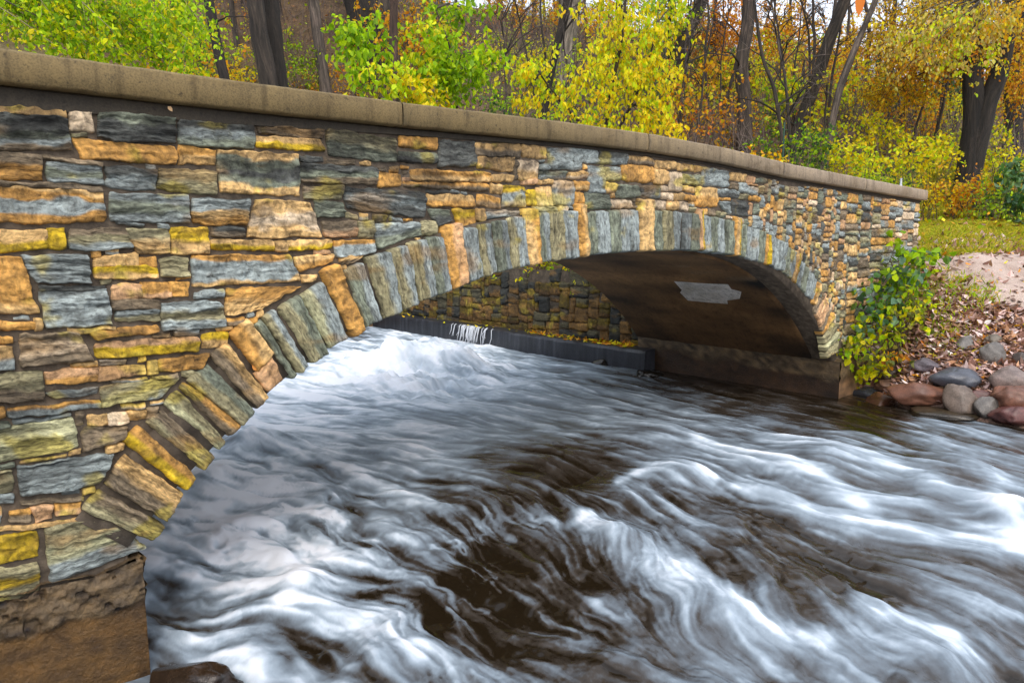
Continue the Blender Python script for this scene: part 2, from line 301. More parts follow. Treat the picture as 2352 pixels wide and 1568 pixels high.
COPX = np.array([-6, .88, 2.16, 3.73, 5.6, 7.14, 8.7, 10.35, 13, 15.95]); COPZ = np.array([4.06, 4.075, 4.08, 4.10, 4.135, 4.145, 4.11, 4.02, 3.945, 3.865])
def cop(x): return np.interp(x, COPX, COPZ)
def parse(txt):
    out = []
    for q in txt.replace('\n', '|').split('|'):
        q = q.split()
        if len(q) == 10:
            v = list(map(float, q[1:9])); out.append(([fac(q[0], v[2 * i], v[2 * i + 1], -.03) for i in range(4)], q[9]))
    return out
stones, vous = parse(STONES), parse(VOUS)
sid = [0]
def stone_patch(mb, quad, cols, cell=.014, prot=.022, bev=.009, back=.05, y0=0., strat=1., frame=None, wob=.010, tone=None, grow=.015):
    """one rock-faced block: quad in (x, z) on the wall plane, grows out towards -Y"""
    sid[0] += 1; sd = sid[0] * 3.717
    q = np.array(quad, float); _c = q.mean(0); _d = q - _c; q = _c + _d * (1 + grow / (np.abs(_d).max(0) + 1e-6))
    hard = cols[0] in 'bgdkln'; strat = strat * ((.7 + .5 * rng.random()) if hard else (.25 + .35 * rng.random())); fq = .75 + .5 * rng.random()
    wU = .5 * (np.linalg.norm(q[1] - q[0]) + np.linalg.norm(q[2] - q[3])); hV = .5 * (np.linalg.norm(q[3] - q[0]) + np.linalg.norm(q[2] - q[1]))
    nu = int(np.clip(wU / cell, 5, 80)) + 1; nv = int(np.clip(hV / cell, 5, 48)) + 1
    u = np.linspace(0, 1, nu); v = np.linspace(0, 1, nv)
    bu = min(.35, bev / wU * .5); bv = min(.35, bev / hV * .5)                      # an extra ring close to each edge
    u = np.sort(np.concatenate([u, [bu * .5, 1 - bu * .5]])); v = np.sort(np.concatenate([v, [bv * .5, 1 - bv * .5]])); nu += 2; nv += 2
    U, V = np.meshgrid(u, v)
    a, b = U * 2 - 1, V * 2 - 1; k = min(.11, .014 / max(min(wU, hV), .05))
    a, b = a * np.sqrt(1 - k * b ** 4), b * np.sqrt(1 - k * a ** 4); a = (a + 1) / 2; b = (b + 1) / 2
    P = ((1 - a) * (1 - b))[..., None] * q[0] + (a * (1 - b))[..., None] * q[1] + (a * b)[..., None] * q[2] + ((1 - a) * b)[..., None] * q[3]
    P = P + wob * np.stack([fbm(P[..., 0] * 13 + sd, P[..., 1] * 13, 1.), fbm(P[..., 0] * 13 + sd, P[..., 1] * 13, 5.)], -1) * 2.0
    e = np.minimum(np.minimum(U, 1 - U) * wU, np.minimum(V, 1 - V) * hV)
    la, lb = U * wU, V * hV
    prof = np.sqrt(np.clip(1 - (1 - np.clip(e / bev, 0, 1)) ** 2, 0, 1))
    tilt = (rng.random() - .5) * .03 * (V - .5) + (rng.random() - .5) * .02 * (U - .5)
    warp = lb + .02 * fbm(la * 5 + sd, lb * 8, 2., 3)
    lay = fbm(la * 4.5 + sd, warp * 38 * fq + sd, 0, 5); led = vnoise(la * 1.6 + sd, warp * 17 * fq, 3.)
    ter = np.floor(lay * 4.2 + .5) / 4.2; lay = .45 * lay + .55 * ter
    fct = np.abs(vnoise(la * 5 + sd, lb * 7 + la * 2, 8.)) + .5 * np.abs(vnoise(la * 13 + sd, lb * 16 - la * 4, 2.))
    h = prot + .012 * fbm(la * 11 + sd, lb * 22, sd, 5) + strat * (.030 * lay + .014 * np.sign(led) * np.abs(led) ** .5) + tilt - (.012 if hard else .026) * (fct - .4)
    h = np.maximum(h, .010 + .25 * (h - .010))
    h = np.where(prof > 0, h * prof, 0) - back * (1 - prof)
    Y = y0 - h
    cols = [np.array(PAL[c]) for c in cols]
    t = np.clip((V + .28 * fbm(la * 5 + sd, lb * 16, 9., 3)) * len(cols) - .5, 0, len(cols) - 1.001) if len(cols) > 1 else np.zeros_like(V)
    i0 = np.floor(t).astype(int); f = sst(.25, .75, t - i0)[..., None]; ca = np.array(cols + [cols[-1]])
    C = ca[i0] * (1 - f) + ca[i0 + 1] * f
    j = (1.16 + .3 * (rng.random() - .5)) if tone is None else tone
    C = C * j * (1 + .35 * fbm(la * 7 + sd, lb * 20, 4., 4))[..., None]
    lich = sst(.30, .5, fbm(P[..., 0] * 3.3, P[..., 1] * 4.2, 33., 4))[..., None] * .6      # yellow-green lichen in drifts over the wall
    C = C * (1 - lich) + np.array((.40, .33, .035)) * lich * (.7 + .6 * C.mean(-1, keepdims=True) / .3)
    crk = sst(.10, .34, -lay)[..., None] * strat
    C = C * (1 - .5 * crk)
    rust = sst(.22, .48, fbm(P[..., 0] * 2.1 + 40, P[..., 1] * 5.2, 12., 4))[..., None] * .45
    C = C * (1 - rust) + np.array((.42, .24, .07)) * rust
    dirt = sst(.18, .5, fbm(P[..., 0] * 1.3 + 90, P[..., 1] * 2.3, 7., 4))[..., None] * .55
    C = C * (1 - dirt * .75)
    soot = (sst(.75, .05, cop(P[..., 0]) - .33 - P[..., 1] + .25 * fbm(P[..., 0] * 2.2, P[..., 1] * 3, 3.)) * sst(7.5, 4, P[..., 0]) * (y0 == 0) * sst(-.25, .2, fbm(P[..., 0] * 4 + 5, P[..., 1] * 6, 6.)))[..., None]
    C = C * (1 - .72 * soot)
    V3 = np.stack([P[..., 0], Y, P[..., 1]], -1).reshape(-1, 3)
    lc = np.stack([la + sd, lb * (fq if hard else .32) + sd * .37, np.zeros_like(la) + sd], -1).reshape(-1, 3)
    mb.add(V3, grid_faces(nu, nv), None, np.clip(C, .004, .9).reshape(-1, 3), lc)

# ---- measured lines of the bridge in its own plane
inner = []
for q, c in vous: inner += [q[3], q[2]]
inner = np.array(inner); inner = inner[np.argsort(inner[:, 0])]
AX, AZ0 = 6.87, .86                                                # arch centre line
# smooth intrados through the traced joints: z = spring + rise * (1 - |t|^p)^(1/q)
def intr(x):
    t = np.clip(np.abs(np.asarray(x, float) - AX) / 5.52, 0, 1); return AZ0 + (1.98 * (1 - t ** PP) ** QQ)
best = None
for PP in np.arange(1.6, 3.2, .1):
    for QQ in np.arange(.4, 1.1, .05):
        er = np.abs(np.clip(intr(inner[:, 0]), 0, 9) - inner[:, 1]).mean()
        if best is None or er < best[0]: best = (er, PP, QQ)
_, PP, QQ = best
print('arch fit', best)
bridge = empty('stone_bridge', (AX, 2.05, 0)); BL = np.array([AX, 2.05, 0])
tag(bridge, 'low stone footbridge with one wide arch and a concrete coping over the rapids', 'bridge')

# ---- near face: mortar bed with stones
mb = MB()
def infill(polys, x0, x1, zlo, zhi, cell, joint, size, seed, blocked=None):
    """rough ashlar that fills what the traced stones leave open: returns rectangles"""
    r = np.random.default_rng(seed); nx, nz = int((x1 - x0) / cell), int((zhi - zlo) / cell)
    X = x0 + (np.arange(nx) + .5) * cell; Zc = zlo + (np.arange(nz) + .5) * cell; GX, GZ = np.meshgrid(X, Zc)
    free = blocked(GX, GZ) if blocked else np.ones_like(GX, bool)
    for q in polys:
        q = np.array(q); c = q.mean(0); d = q - c; q = c + d * (1 + joint / (np.abs(d).max(0) + 1e-6))
        ix0, ix1 = np.searchsorted(X, [q[:, 0].min(), q[:, 0].max()]); iz0, iz1 = np.searchsorted(Zc, [q[:, 1].min(), q[:, 1].max()])
        sx, sz = GX[iz0:iz1, ix0:ix1], GZ[iz0:iz1, ix0:ix1]; ins = np.zeros_like(sx, bool)
        for i in range(4):
            (ax, az), (bx, bz) = q[i], q[(i + 1) % 4]
            if az != bz: ins ^= ((az > sz) != (bz > sz)) & (sx < (bx - ax) * (sz - az) / (bz - az) + ax)
        free[iz0:iz1, ix0:ix1] &= ~ins
    out = []; jc = max(1, int(round(joint / cell)))
    for iz in range(nz):
        ix = 0
        while ix < nx:
            if not free[iz, ix]: ix += 1; continue
            (w0, w1), (h0, h1) = size(X[ix], Zc[iz])
            mw = int((w0 + (w1 - w0) * r.random() ** 1.6) / cell); mh = int((h0 + (h1 - h0) * r.random() ** 1.3) / cell)
            w_ = 0
            while w_ < mw and ix + w_ < nx and free[iz, ix + w_]: w_ += 1
            h_ = 1
            while h_ < mh and iz + h_ < nz and free[iz + h_, ix:ix + w_].all(): h_ += 1
            if w_ * cell > .05 and h_ * cell > .026:
                out.append((X[ix] - cell / 2, Zc[iz] - cell / 2, X[ix] + (w_ - .5) * cell, Zc[iz] + (h_ - .5) * cell))
                free[iz:iz + h_ + jc, max(0, ix - jc):ix + w_ + jc] = False
                ix += w_ + jc
            else: ix += max(1, w_)
    return out
def not_opening(GX, GZ):
    inside = (np.abs(GX - AX) < 5.52) & (GZ < intr(GX) + .02)
    # nothing over the ring either: reject what lies within the ring's depth of the intrados
    xs = np.linspace(AX - 5.52, AX + 5.52, 160); zs = intr(xs); near = np.zeros_like(GX, bool)
    for a, b in zip(xs, zs): near |= (GX - a) ** 2 + (GZ - b) ** 2 < .40 ** 2
    foot = (GX < 1.5) & (GZ < .70) | (GX > 12.3) & (GX < 13.2) & (GZ < .93)
    return ~inside & ~near & ~foot & (GZ < cop(GX) - .235 - np.interp(GX, [1, 3.8, 6], [.09, .05, .02]))
def sizes(x, z):
    if x < 1.2: return (.25, .62), (.07, .2)
    if x < 7: return (.1, .34), (.04, .12)
    return (.34, 1.15), (.065, .20)
fill = infill([s[0] for s in stones] + [v[0] for v in vous], -4., 15.84, .2, 4.0, .010, .016, sizes, 5, not_opening)
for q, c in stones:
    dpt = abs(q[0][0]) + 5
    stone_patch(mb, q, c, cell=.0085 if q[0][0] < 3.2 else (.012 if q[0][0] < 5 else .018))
mixl = list('bbbggkktttoodnnppw') + ['bd', 'tb', 'ot', 'kg', 'to']
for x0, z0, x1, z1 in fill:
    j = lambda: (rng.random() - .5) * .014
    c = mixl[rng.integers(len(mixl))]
    if x0 > 14.6 and rng.random() < .6: c = rng.choice(['w', 'w', 'b', 'p'])  # paler stones put the stronger light at the wall end into their colour
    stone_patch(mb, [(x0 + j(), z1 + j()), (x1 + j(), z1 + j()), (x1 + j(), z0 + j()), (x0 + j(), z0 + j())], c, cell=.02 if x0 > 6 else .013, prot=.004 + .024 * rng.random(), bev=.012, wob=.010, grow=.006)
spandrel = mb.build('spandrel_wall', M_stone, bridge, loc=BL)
# mortar bed behind the stones, cut to the arch
xs = np.unique(np.concatenate([np.arange(-4, 15.86, .045), [15.84]]))
lo = np.where(np.abs(xs - AX) < 5.52, np.maximum(intr(xs), .3) + .03, .2); hi = cop(xs) - .20
nv = 70; tv = np.linspace(0, 1, nv)[:, None]
ZZ = lo[None] + (hi - lo)[None] * tv; XX = xs[None] + 0 * tv
YY = .006 + .012 * fbm(XX * 11, ZZ * 14, 2.) + .006 * fbm(XX * 40, ZZ * 40, 3., 2)
mk('mortar_bed', np.stack([XX, YY, ZZ], -1).reshape(-1, 3) - BL, grid_faces(len(xs), nv), M_mortar, bridge)
# voussoirs
ring = MB()
xr = np.linspace(AX - 5.52, AX + 5.52, 200)
zi = intr(xr); nrm = np.stack([-(np.gradient(zi, xr)), np.ones_like(xr)], 1); nrm /= np.linalg.norm(nrm, axis=1)[:, None]
inn = np.stack([xr, zi], 1) + nrm * .004; ou = np.stack([xr, zi], 1) + nrm * .42
Vr = np.concatenate([np.stack([ou[:, 0], 0 * xr - .022, ou[:, 1]], 1), np.stack([inn[:, 0], 0 * xr - .022, inn[:, 1]], 1), np.stack([inn[:, 0], 0 * xr + .45, inn[:, 1]], 1)])
n_ = len(xr); ii = np.arange(n_ - 1)
Fr = np.concatenate([np.stack([ii, ii + 1, ii + 1 + n_, ii + n_], 1), np.stack([ii + n_, ii + 1 + n_, ii + 1 + 2 * n_, ii + 2 * n_], 1)])
arch_ring = mk('arch_ring', Vr - BL, Fr, M_mortar, bridge)
M_vous = stone_material('split voussoir stone', (8, 32, 8))
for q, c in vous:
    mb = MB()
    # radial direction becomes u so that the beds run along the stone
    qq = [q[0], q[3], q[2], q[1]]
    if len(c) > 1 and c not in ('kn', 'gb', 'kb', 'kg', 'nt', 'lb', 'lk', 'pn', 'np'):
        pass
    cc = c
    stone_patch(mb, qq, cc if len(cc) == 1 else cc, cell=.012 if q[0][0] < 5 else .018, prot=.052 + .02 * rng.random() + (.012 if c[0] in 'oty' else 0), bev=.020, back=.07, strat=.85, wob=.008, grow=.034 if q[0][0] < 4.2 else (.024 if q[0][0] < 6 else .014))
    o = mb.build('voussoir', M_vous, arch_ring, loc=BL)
    if c[0] in 'oty': o['label'] = 'tan voussoir standing taller than the grey ones' if c != 't' else 'tall tan keystone'

# ---- barrel vault
bx = AX + 5.46 * np.sin(np.linspace(-math.pi / 2, math.pi / 2, 150)); bz = np.interp(bx, xr, zi) - .03
path = np.stack([bx, bz], 1)
by = np.concatenate([[.34], np.linspace(.36, 4.08, 50)])
PV = np.zeros((len(by), len(path), 3)); PV[..., 0] = path[None, :, 0]; PV[..., 2] = path[None, :, 1]; PV[..., 1] = by[:, None]
PV[0, :, 2] += .03
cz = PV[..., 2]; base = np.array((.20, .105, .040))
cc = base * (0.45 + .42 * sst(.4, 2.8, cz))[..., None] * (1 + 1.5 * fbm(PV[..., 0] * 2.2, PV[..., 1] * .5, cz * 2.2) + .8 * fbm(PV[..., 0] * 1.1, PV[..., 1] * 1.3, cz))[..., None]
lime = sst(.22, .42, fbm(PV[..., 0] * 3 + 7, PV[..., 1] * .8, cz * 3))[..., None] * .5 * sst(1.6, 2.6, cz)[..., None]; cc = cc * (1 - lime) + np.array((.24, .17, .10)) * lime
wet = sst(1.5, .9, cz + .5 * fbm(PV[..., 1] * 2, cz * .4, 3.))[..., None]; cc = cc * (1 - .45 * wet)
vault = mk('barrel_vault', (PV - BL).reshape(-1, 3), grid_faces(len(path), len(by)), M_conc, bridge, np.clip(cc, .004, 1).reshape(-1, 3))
def on_vault(px, py, inset=0.):
    r = ray(px, py); t = np.linspace(.0, .02, 40000)[:, None]; P = CAM + r * t
    zz = np.interp(P[:, 0], bx, bz) - inset; hit = np.where((P[:, 1] > .1) & (P[:, 0] > AX) & ((P[:, 2] > zz) | (P[:, 0] > bx[-1])))[0]
    return P[hit[0]]
pat = [(1548, 646), (1620, 651), (1672, 653), (1680, 664), (1703, 670), (1699, 686), (1670, 690), (1672, 698), (1620, 694), (1580, 690), (1562, 672), (1566, 666)]
pp = np.array([on_vault(x, y, .006) for x, y in pat]); c0 = pp.mean(0)
rows = [pp]
for k in (.66, .33): rows.append(c0 + (pp - c0) * k)
rows.append(np.repeat(c0[None], 12, 0)); AP = np.concatenate(rows)
AP[:, 2] = np.minimum(AP[:, 2], np.interp(AP[:, 0], bx, bz) - .006)
qf = [[r * 12 + i, r * 12 + (i + 1) % 12, (r + 1) * 12 + (i + 1) % 12, (r + 1) * 12 + i] for r in range(3) for i in range(12)]
mk('repair_patch', AP - BL, np.array(qf), M_conc, vault, (.68, .64, .60))
# far face, deck, far parapet
def strip_box(name, x0, x1, ya, yb, top, bot, mat, col, parent=bridge, n=120, bev=.0):
    xs = np.linspace(x0, x1, n); t, b = top(xs), bot(xs)
    prof = [(ya, b), (ya, t - bev), (ya + bev, t), (yb - bev, t), (yb, t - bev), (yb, b)]
    V = np.stack([np.stack([xs, 0 * xs + y, z], 1) for y, z in prof], 0)
    Q = []
    k = len(prof)
    for i in range(k):
        i2 = (i + 1) % k; a = np.arange(n - 1)
        Q.append(np.stack([i * n + a, i * n + a + 1, i2 * n + a + 1, i2 * n + a], 1))
    V = V.reshape(-1, 3)
    caps = [np.array([[i * n for i in range(k)][::-1]]), np.array([[i * n + n - 1 for i in range(k)]])]
    return mk(name, V - BL, [np.concatenate(Q)] + caps, mat, parent, col, smooth=False)
zopen = lambda x: np.where(np.abs(x - AX) < 5.5, np.maximum(np.interp(x, xr, zi) + .03, 0), 0) + 0 * x
strip_box('parapet', -4, 15.80, .04, .40, lambda x: cop(x) - .21, lambda x: np.minimum(cop(x) - 1.2, 2.9) + 0 * x, M_mortar, (1, 1, 1))
strip_box('deck', -4, 15.80, .42, 3.66, lambda x: cop(x) - 1.12, lambda x: np.maximum(zopen(x) + .02, cop(x) - 1.6), M_conc, (.2, .17, .14))
far = strip_box('far_parapet', -4, 15.80, 3.68, 4.07, lambda x: cop(x) - .21, zopen, M_mortar, (1, 1, 1))
strip_box('far_coping', -4, 15.92, 3.60, 4.15, cop, lambda x: cop(x) - .19, M_conc, (.34, .27, .18), bev=.02)
endw = strip_box('end_wall', 15.805, 15.835, .06, 3.9, lambda x: cop(x) - .22, lambda x: 0 * x + .2, M_mortar, (1, 1, 1), n=2)
# quoins on the end return so that the corner has a side
mb = MB(); zz = 1.6
while zz < 3.5:
    h = .1 + .12 * rng.random()
    for y0 in (.05, .5, 1.0, 1.5, 2.0):
        q = [(y0, zz + h), (y0 + .4, zz + h), (y0 + .4, zz), (y0, zz)]
        m2 = MB(); stone_patch(m2, q, rng.choice(['w', 't', 'p', 'b']), cell=.03, prot=.03, wob=.006)
        V = m2.V[0]; mb.add(np.stack([15.84 - V[:, 1], V[:, 0], V[:, 2]], 1), m2.Q[0], None, m2.C[0], m2.L[0])
    zz += h + .025
mb.build('quoin_stones', M_stone, endw, loc=BL)
# coping slabs with open joints
cx_of = lambda px, py: onY(px, py, -.1)[0]
joints = [-4.0, -1.3, cx_of(925, 260), cx_of(1490, 330), cx_of(1800, 392), cx_of(1990, 430), 15.95]
M_cop = M_conc
for a, b in zip(joints[:-1], joints[1:]):
    n = max(20, int((b - a) / .05)); xs = np.linspace(a + .006, b - .006, n); t = cop(xs)
    prof = [(-.085, -.195), (-.10, -.18), (-.104, -.10), (-.10, -.022), (-.086, -.004), (.0, .004), (.2, .012), (.40, .004), (.5, -.01), (.505, -.18), (.49, -.195), (.2, -.20)]
    k = len(prof); V = np.zeros((k, n, 3))
    for i, (y, dz) in enumerate(prof):
        V[i, :, 0] = xs; V[i, :, 1] = y; V[i, :, 2] = t + dz
        V[i, :, 1] += .004 * fbm(xs * 6 + i, xs * 0 + i * 3.1, 2.); V[i, :, 2] += (.005 if i in (3, 4) else .002) * fbm(xs * 9 + i * .3, xs * 0 + i, 5.)
        if i < 2: V[i, :, 2] += .006 * fbm(xs * 14, xs * 0, 1.)
    aa = np.arange(n - 1); Q = np.concatenate([np.stack([i * n + aa, i * n + aa + 1, (i + 1) % k * n + aa + 1, (i + 1) % k * n + aa], 1) for i in range(k)])
    caps = [np.array([[i * n for i in range(k)][::-1]]), np.array([[i * n + n - 1 for i in range(k)]])]
    V = V.reshape(-1, 3)
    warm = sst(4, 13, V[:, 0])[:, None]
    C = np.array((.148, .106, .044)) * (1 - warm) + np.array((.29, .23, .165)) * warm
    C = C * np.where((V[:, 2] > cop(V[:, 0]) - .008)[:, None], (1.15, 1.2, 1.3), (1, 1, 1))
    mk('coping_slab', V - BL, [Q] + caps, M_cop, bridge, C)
strip_box('bed_course', -4, 15.86, -.012, .38, lambda x: cop(x) - .203, lambda x: cop(x) - .205 - np.interp(x, [1, 3.8, 6], [.115, .05, .03]), M_conc, (.034, .027, .018), n=300, bev=.008)  # concrete bed, its colour darkened to carry the shadow beneath the coping
# ---- concrete footings
def footing(name, x0, x1, y0, y1, z0, ztop, col, cr=.05, n=(40, 22, 40)):
    mbf = MB()
    nx, ny, nz = n
    def face(P, ax):
        P = np.array(P)
        return P
    X, Y, Zs = np.linspace(x0, x1, nx), np.linspace(y0, y1, ny), np.linspace(0, 1, nz)
    def put(GX, GY, GT, dirs, top=False):
        zt = ztop(GX, GY); GZ = z0 + (zt - z0) * GT
        edge = zt - .26 + .14 * fbm(GX * 3 + GY * 2, 0 * GX, 1., 3)
        lip = sst(-.025, .03, GZ - edge)                                # crumbling upper band full of pits and pebbles
        q = (GX + GY); pit = sst(.42, .62, vnoise(q * 19, GZ * 22, 2.)); d = .010 * fbm(q * 5, GZ * 5, 3.) + lip * (cr * .4 + .034 * fbm(q * 8, GZ * 11, 6., 6) + .010 * np.maximum(0, vnoise(q * 33, GZ * 36, 4.)) - .022 * pit) + .004 * fbm(q * 40, GZ * 40, 1., 3) - .006 * sst(.5, .8, vnoise(q * 16, GZ * 16, 8.))
        GX2, GY2, GZ2 = GX + dirs[0] * d, GY + dirs[1] * d, GZ + dirs[2] * d * .6
        st = fbm(GX * 1.3 + GY, GZ * 3.4, 8., 5) + .5 * fbm(q * 14, GZ * 2.5, 5., 3); wet = sst(.55, .1, GZ - z0 - .2)
        C = np.array(col) * (1 + .8 * st)[..., None] * (1 - .35 * wet)[..., None]
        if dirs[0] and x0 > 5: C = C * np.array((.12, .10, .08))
        C = C * (1 - lip[..., None] * .8) + np.array((.105, .074, .040)) * (1 + 1.5 * fbm(q * 16, GZ * 18, 4., 5) - .5 * pit)[..., None] * lip[..., None] * .8
        mbf.add(np.stack([GX2, GY2, GZ2], -1).reshape(-1, 3), grid_faces(GX.shape[1], GX.shape[0]), None, np.clip(C, .004, 1).reshape(-1, 3))
    a, b = np.meshgrid(X, Zs); put(a, 0 * a + y0, b, (0, -1, 0))
    for xe, s in ((x0, -1), (x1, 1)):
        a, b = np.meshgrid(Y, Zs); put(0 * a + xe, a, b, (s, 0, 0))
    a, b = np.meshgrid(X, Y); put(a, b, 0 * a + 1, (0, 0, 1))
    return mbf.build(name, M_foot, bridge, loc=BL)
M_foot = rough_material('rust stained concrete', (.45, .42, .38), (1, 1, 1), (1.5, 1.4, 1.2), (5, 5, 9), (45, 45, 45), .8, .02, .55, use_col=True)
_ft = np.array([onY((x / 1.5207) / 1.7415, (1700 + y / 1.5207) / 1.7415, -.035)[[0, 2]] for x, y in ((0, 1085), (160, 1070), (250, 1005), (600, 945), (850, 835), (895, 830))])
FTX = np.concatenate([[-4.], _ft[:, 0], [1.6]]); FTZ = np.concatenate([[_ft[0, 1] - .05], _ft[:, 1], [_ft[-1, 1]]]) + .03
footing('footing', -1.2, 1.43, -.035, 4.0, -1., lambda x, y: np.interp(x, FTX, FTZ) + .012 * fbm(x * 9, y * 5 + 2, 1.), (.098, .050, .012), n=(760, 30, 170))
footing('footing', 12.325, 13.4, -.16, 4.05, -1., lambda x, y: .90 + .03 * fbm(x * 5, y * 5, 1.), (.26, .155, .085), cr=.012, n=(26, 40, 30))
# ================================================================ GROUND, HILLSIDE, PATH
XR = 12.25
def Hgt(X, Y):
    X, Y = np.asarray(X, float), np.asarray(Y, float)
    dx = X - XR - .85 * sst(-1.3, -.25, Y) * sst(1.2, .1, Y) * sst(3.2, 1.2, X - XR)
    rb = np.interp(dx, [-.7, -.15, .1, .8, 2.0, 3.4, 5, 9, 30, 90], [-.8, .0, .25, .72, 1.35, 1.86, 2.2, 2.45, 3.2, 5])
    rb = rb + .34 * np.clip(Y + 2.0, -1.2, 2.3) * sst(.2, 3., dx)
    up = 2.12 + .10 * (X - 12.4); up = np.where(X < 12.62, np.interp(X, [12.5, 12.62], [-.8, 2.1]), up)
    r = np.where(X < 15.6, np.where(Y > .3, up, rb), rb * (1 - sst(1, 6, Y)) + np.maximum(up, rb) * sst(1, 6, Y))
    bed = -.8 + .15 * fbm(X * .8, Y * .8, 1.)
    lf = np.where(Y < 0, -.8 + 1.9 * (1 - sst(-.6, .25, X)), np.interp(X, [-.4, .9], [2.85, -.8]))
    z = np.where(X > 11.4, r, np.where(X < 1.2, lf, bed))
    ytoe = np.interp(X, [12, 14, 18, 22, 26, 32, 60], [14.2, 11.5, 7.6, 3.6, .6, -2., -6.])
    t = Y - ytoe
    soft = np.where(t > 3, t, np.log1p(np.exp(np.clip(t * 1.6, -30, 30))) / 1.6)
    hmax = 36 - 30 * sst(28, 48, X - .25 * Y)
    hill = (.60 - .22 * sst(18, 26, X)) * soft; hill = hmax * np.tanh(hill / hmax)
    far = sst(12.8, 15.5, Y)
    z = np.where((X < 12.62) & (Y > 12.8), z * (1 - far) + 2.4 * far, z)
    z = z + hill
    z = z + (.10 * fbm(X * .55, Y * .55, 4.) + .04 * fbm(X * 2.2, Y * 2.2, 5., 3)) * sst(.15, 1.2, np.where(X > 10, dx, 5.)) * np.where((X > 1) & (X < 12.4) & (Y < 13), 0, 1)
    z = z + sst(2, 12, t) * .5 * fbm(X * .16, Y * .16, 6.)
    return z
def ground_hit(px, py, lo=3., hi=90.):
    d = np.linspace(lo, hi, 4000); P = CAM + ray(px, py) * (d / FPX)[:, None]
    g = np.where(P[:, 2] < Hgt(P[:, 0], P[:, 1]))[0]
    return (P[g[0]], d[g[0]]) if len(g) else (None, None)
def base_at(px, py, d):
    p = atd(px, py, d); return np.array([p[0], p[1], float(Hgt(p[0], p[1]))])
def M_ground_():
    m, n, p, l = newmat('leaf strewn soil'); o = objco(n)
    a = noise(n, mapped(n, o, (1.3, 1.3, 1.3)), 1., 6, .65, .4); b = noise(n, mapped(n, o, (22, 22, 22)), 1., 5, .7); c2 = noise(n, mapped(n, o, (7, 7, 7)), 1., 4, .6)
    c = mul(n, attr(n, 'Col'), ramp(n, a, [(.3, (.6, .6, .6)), (.55, (1.05, 1.02, 1)), (.75, (1.3, 1.2, 1.1))]))
    c = mul(n, c, ramp(n, b, [(.32, (.38, .36, .34)), (.5, (1, 1, 1)), (.68, (1.6, 1.5, 1.4))])); c = mul(n, c, ramp(n, c2, [(.35, .65), (.6, 1.15)]))
    l.new(c, p.inputs['Base Color']); p.inputs['Roughness'].default_value = .95; bump(n, p, b, .9, .06); return m
M_ground = M_ground_()
gx = np.concatenate([np.arange(-70, -4, 3.), np.arange(-4, 0, .5), np.arange(0, 2, .15), np.arange(2, 11, 1.), np.arange(11, 21, .16), np.arange(21, 45, .5), np.arange(45, 150, 3.)])
gy = np.concatenate([np.arange(-40, -8, 3.), np.arange(-8, 5, .2), np.arange(5, 30, .4), np.arange(30, 60, 1.), np.arange(60, 140, 4.)])
GX, GY = np.meshgrid(gx, gy); GZ = Hgt(GX, GY)
litter = np.array((.15, .095, .045)); moss = np.array((.10, .10, .03)); bankc = np.array((.24, .155, .12)); grs = np.array((.20, .17, .035))
hm = sst(.05, .4, fbm(GX * .22, GY * .22, 9.))[..., None]
GC = litter * (1 - .55 * hm) + moss * .55 * hm
bm = (sst(10, 12.5, GX) * sst(24, 18, GX) * sst(1.5, -.5, GY))[..., None]; GC = GC * (1 - bm) + bankc * bm
# the gravel path that leaves the bridge end and bends towards the viewer's right
def path_edges():
    near = [(2134, 604, 15.2), (2180, 650, 14.6), (2250, 690, 14.3), (2352, 716, 14.2), (2560, 740, 14.4)]
    far_ = [(2128, 592, 17.4), (2170, 588, 18.6), (2240, 582, 19.6), (2352, 578, 20.6), (2600, 576, 22.)]
    def pt(q):
        h = ground_hit(q[0], q[1], 9., 60.)[0]
        return h[:2] if h is not None else atd(*q)[:2]
    return np.array([pt(q) for q in near]), np.array([pt(q) for q in far_])
pa, pb = path_edges(); t = np.linspace(0, 1, len(pa)); tt = np.linspace(0, 1, 70); wv = np.linspace(0, 1, 24)
A_ = np.stack([np.interp(tt, t, pa[:, k]) for k in (0, 1)], 1); B_ = np.stack([np.interp(tt, t, pb[:, k]) for k in (0, 1)], 1)
A_ += .12 * np.stack([fbm(tt * 14, 0 * tt, 1.), fbm(tt * 14, 0 * tt, 2.)], 1); B_ += .2 * np.stack([fbm(tt * 12, 0 * tt, 3.), fbm(tt * 12, 0 * tt, 4.)], 1)
_bo = np.argsort(B_[:, 0]); YF = np.interp(GX, B_[_bo, 0], B_[_bo, 1])
gm = (sst(15.6, 16.2, GX) * sst(-.3, .2, GY - YF) * sst(45, 30, GX) * sst(9, 6, GY - YF))[..., None]; GC = GC * (1 - gm) + grs * gm
tag(mk('ground', np.stack([GX, GY, GZ], -1).reshape(-1, 3), grid_faces(len(gx), len(gy)), M_ground, None, GC.reshape(-1, 3)), kind='structure')
PXY = A_[None] * (1 - wv)[:, None, None] + B_[None] * wv[:, None, None]
PZ = Hgt(PXY[..., 0], PXY[..., 1]) + .03 - .05 * (np.abs(wv - .5) * 2)[:, None] ** 8
def M_path_():
    m, n, p, l = newmat('trodden gravel'); o = objco(n)
    a = noise(n, mapped(n, o, (1.1, 1.1, 1)), 1., 6, .6, .3); b = noise(n, mapped(n, o, (40, 40, 40)), 1., 4, .7)
    c = mul(n, ramp(n, a, [(.3, (.25, .175, .14)), (.5, (.40, .31, .26)), (.75, (.50, .40, .345))]), ramp(n, b, [(.3, .62), (.5, 1.), (.75, 1.3)]))
    l.new(c, p.inputs['Base Color']); p.inputs['Roughness'].default_value = .95; bump(n, p, b, .6, .015); return m
M_path = M_path_()
tag(mk('path', np.concatenate([PXY, PZ[..., None]], -1).reshape(-1, 3), grid_faces(70, 24), M_path), kind='structure')

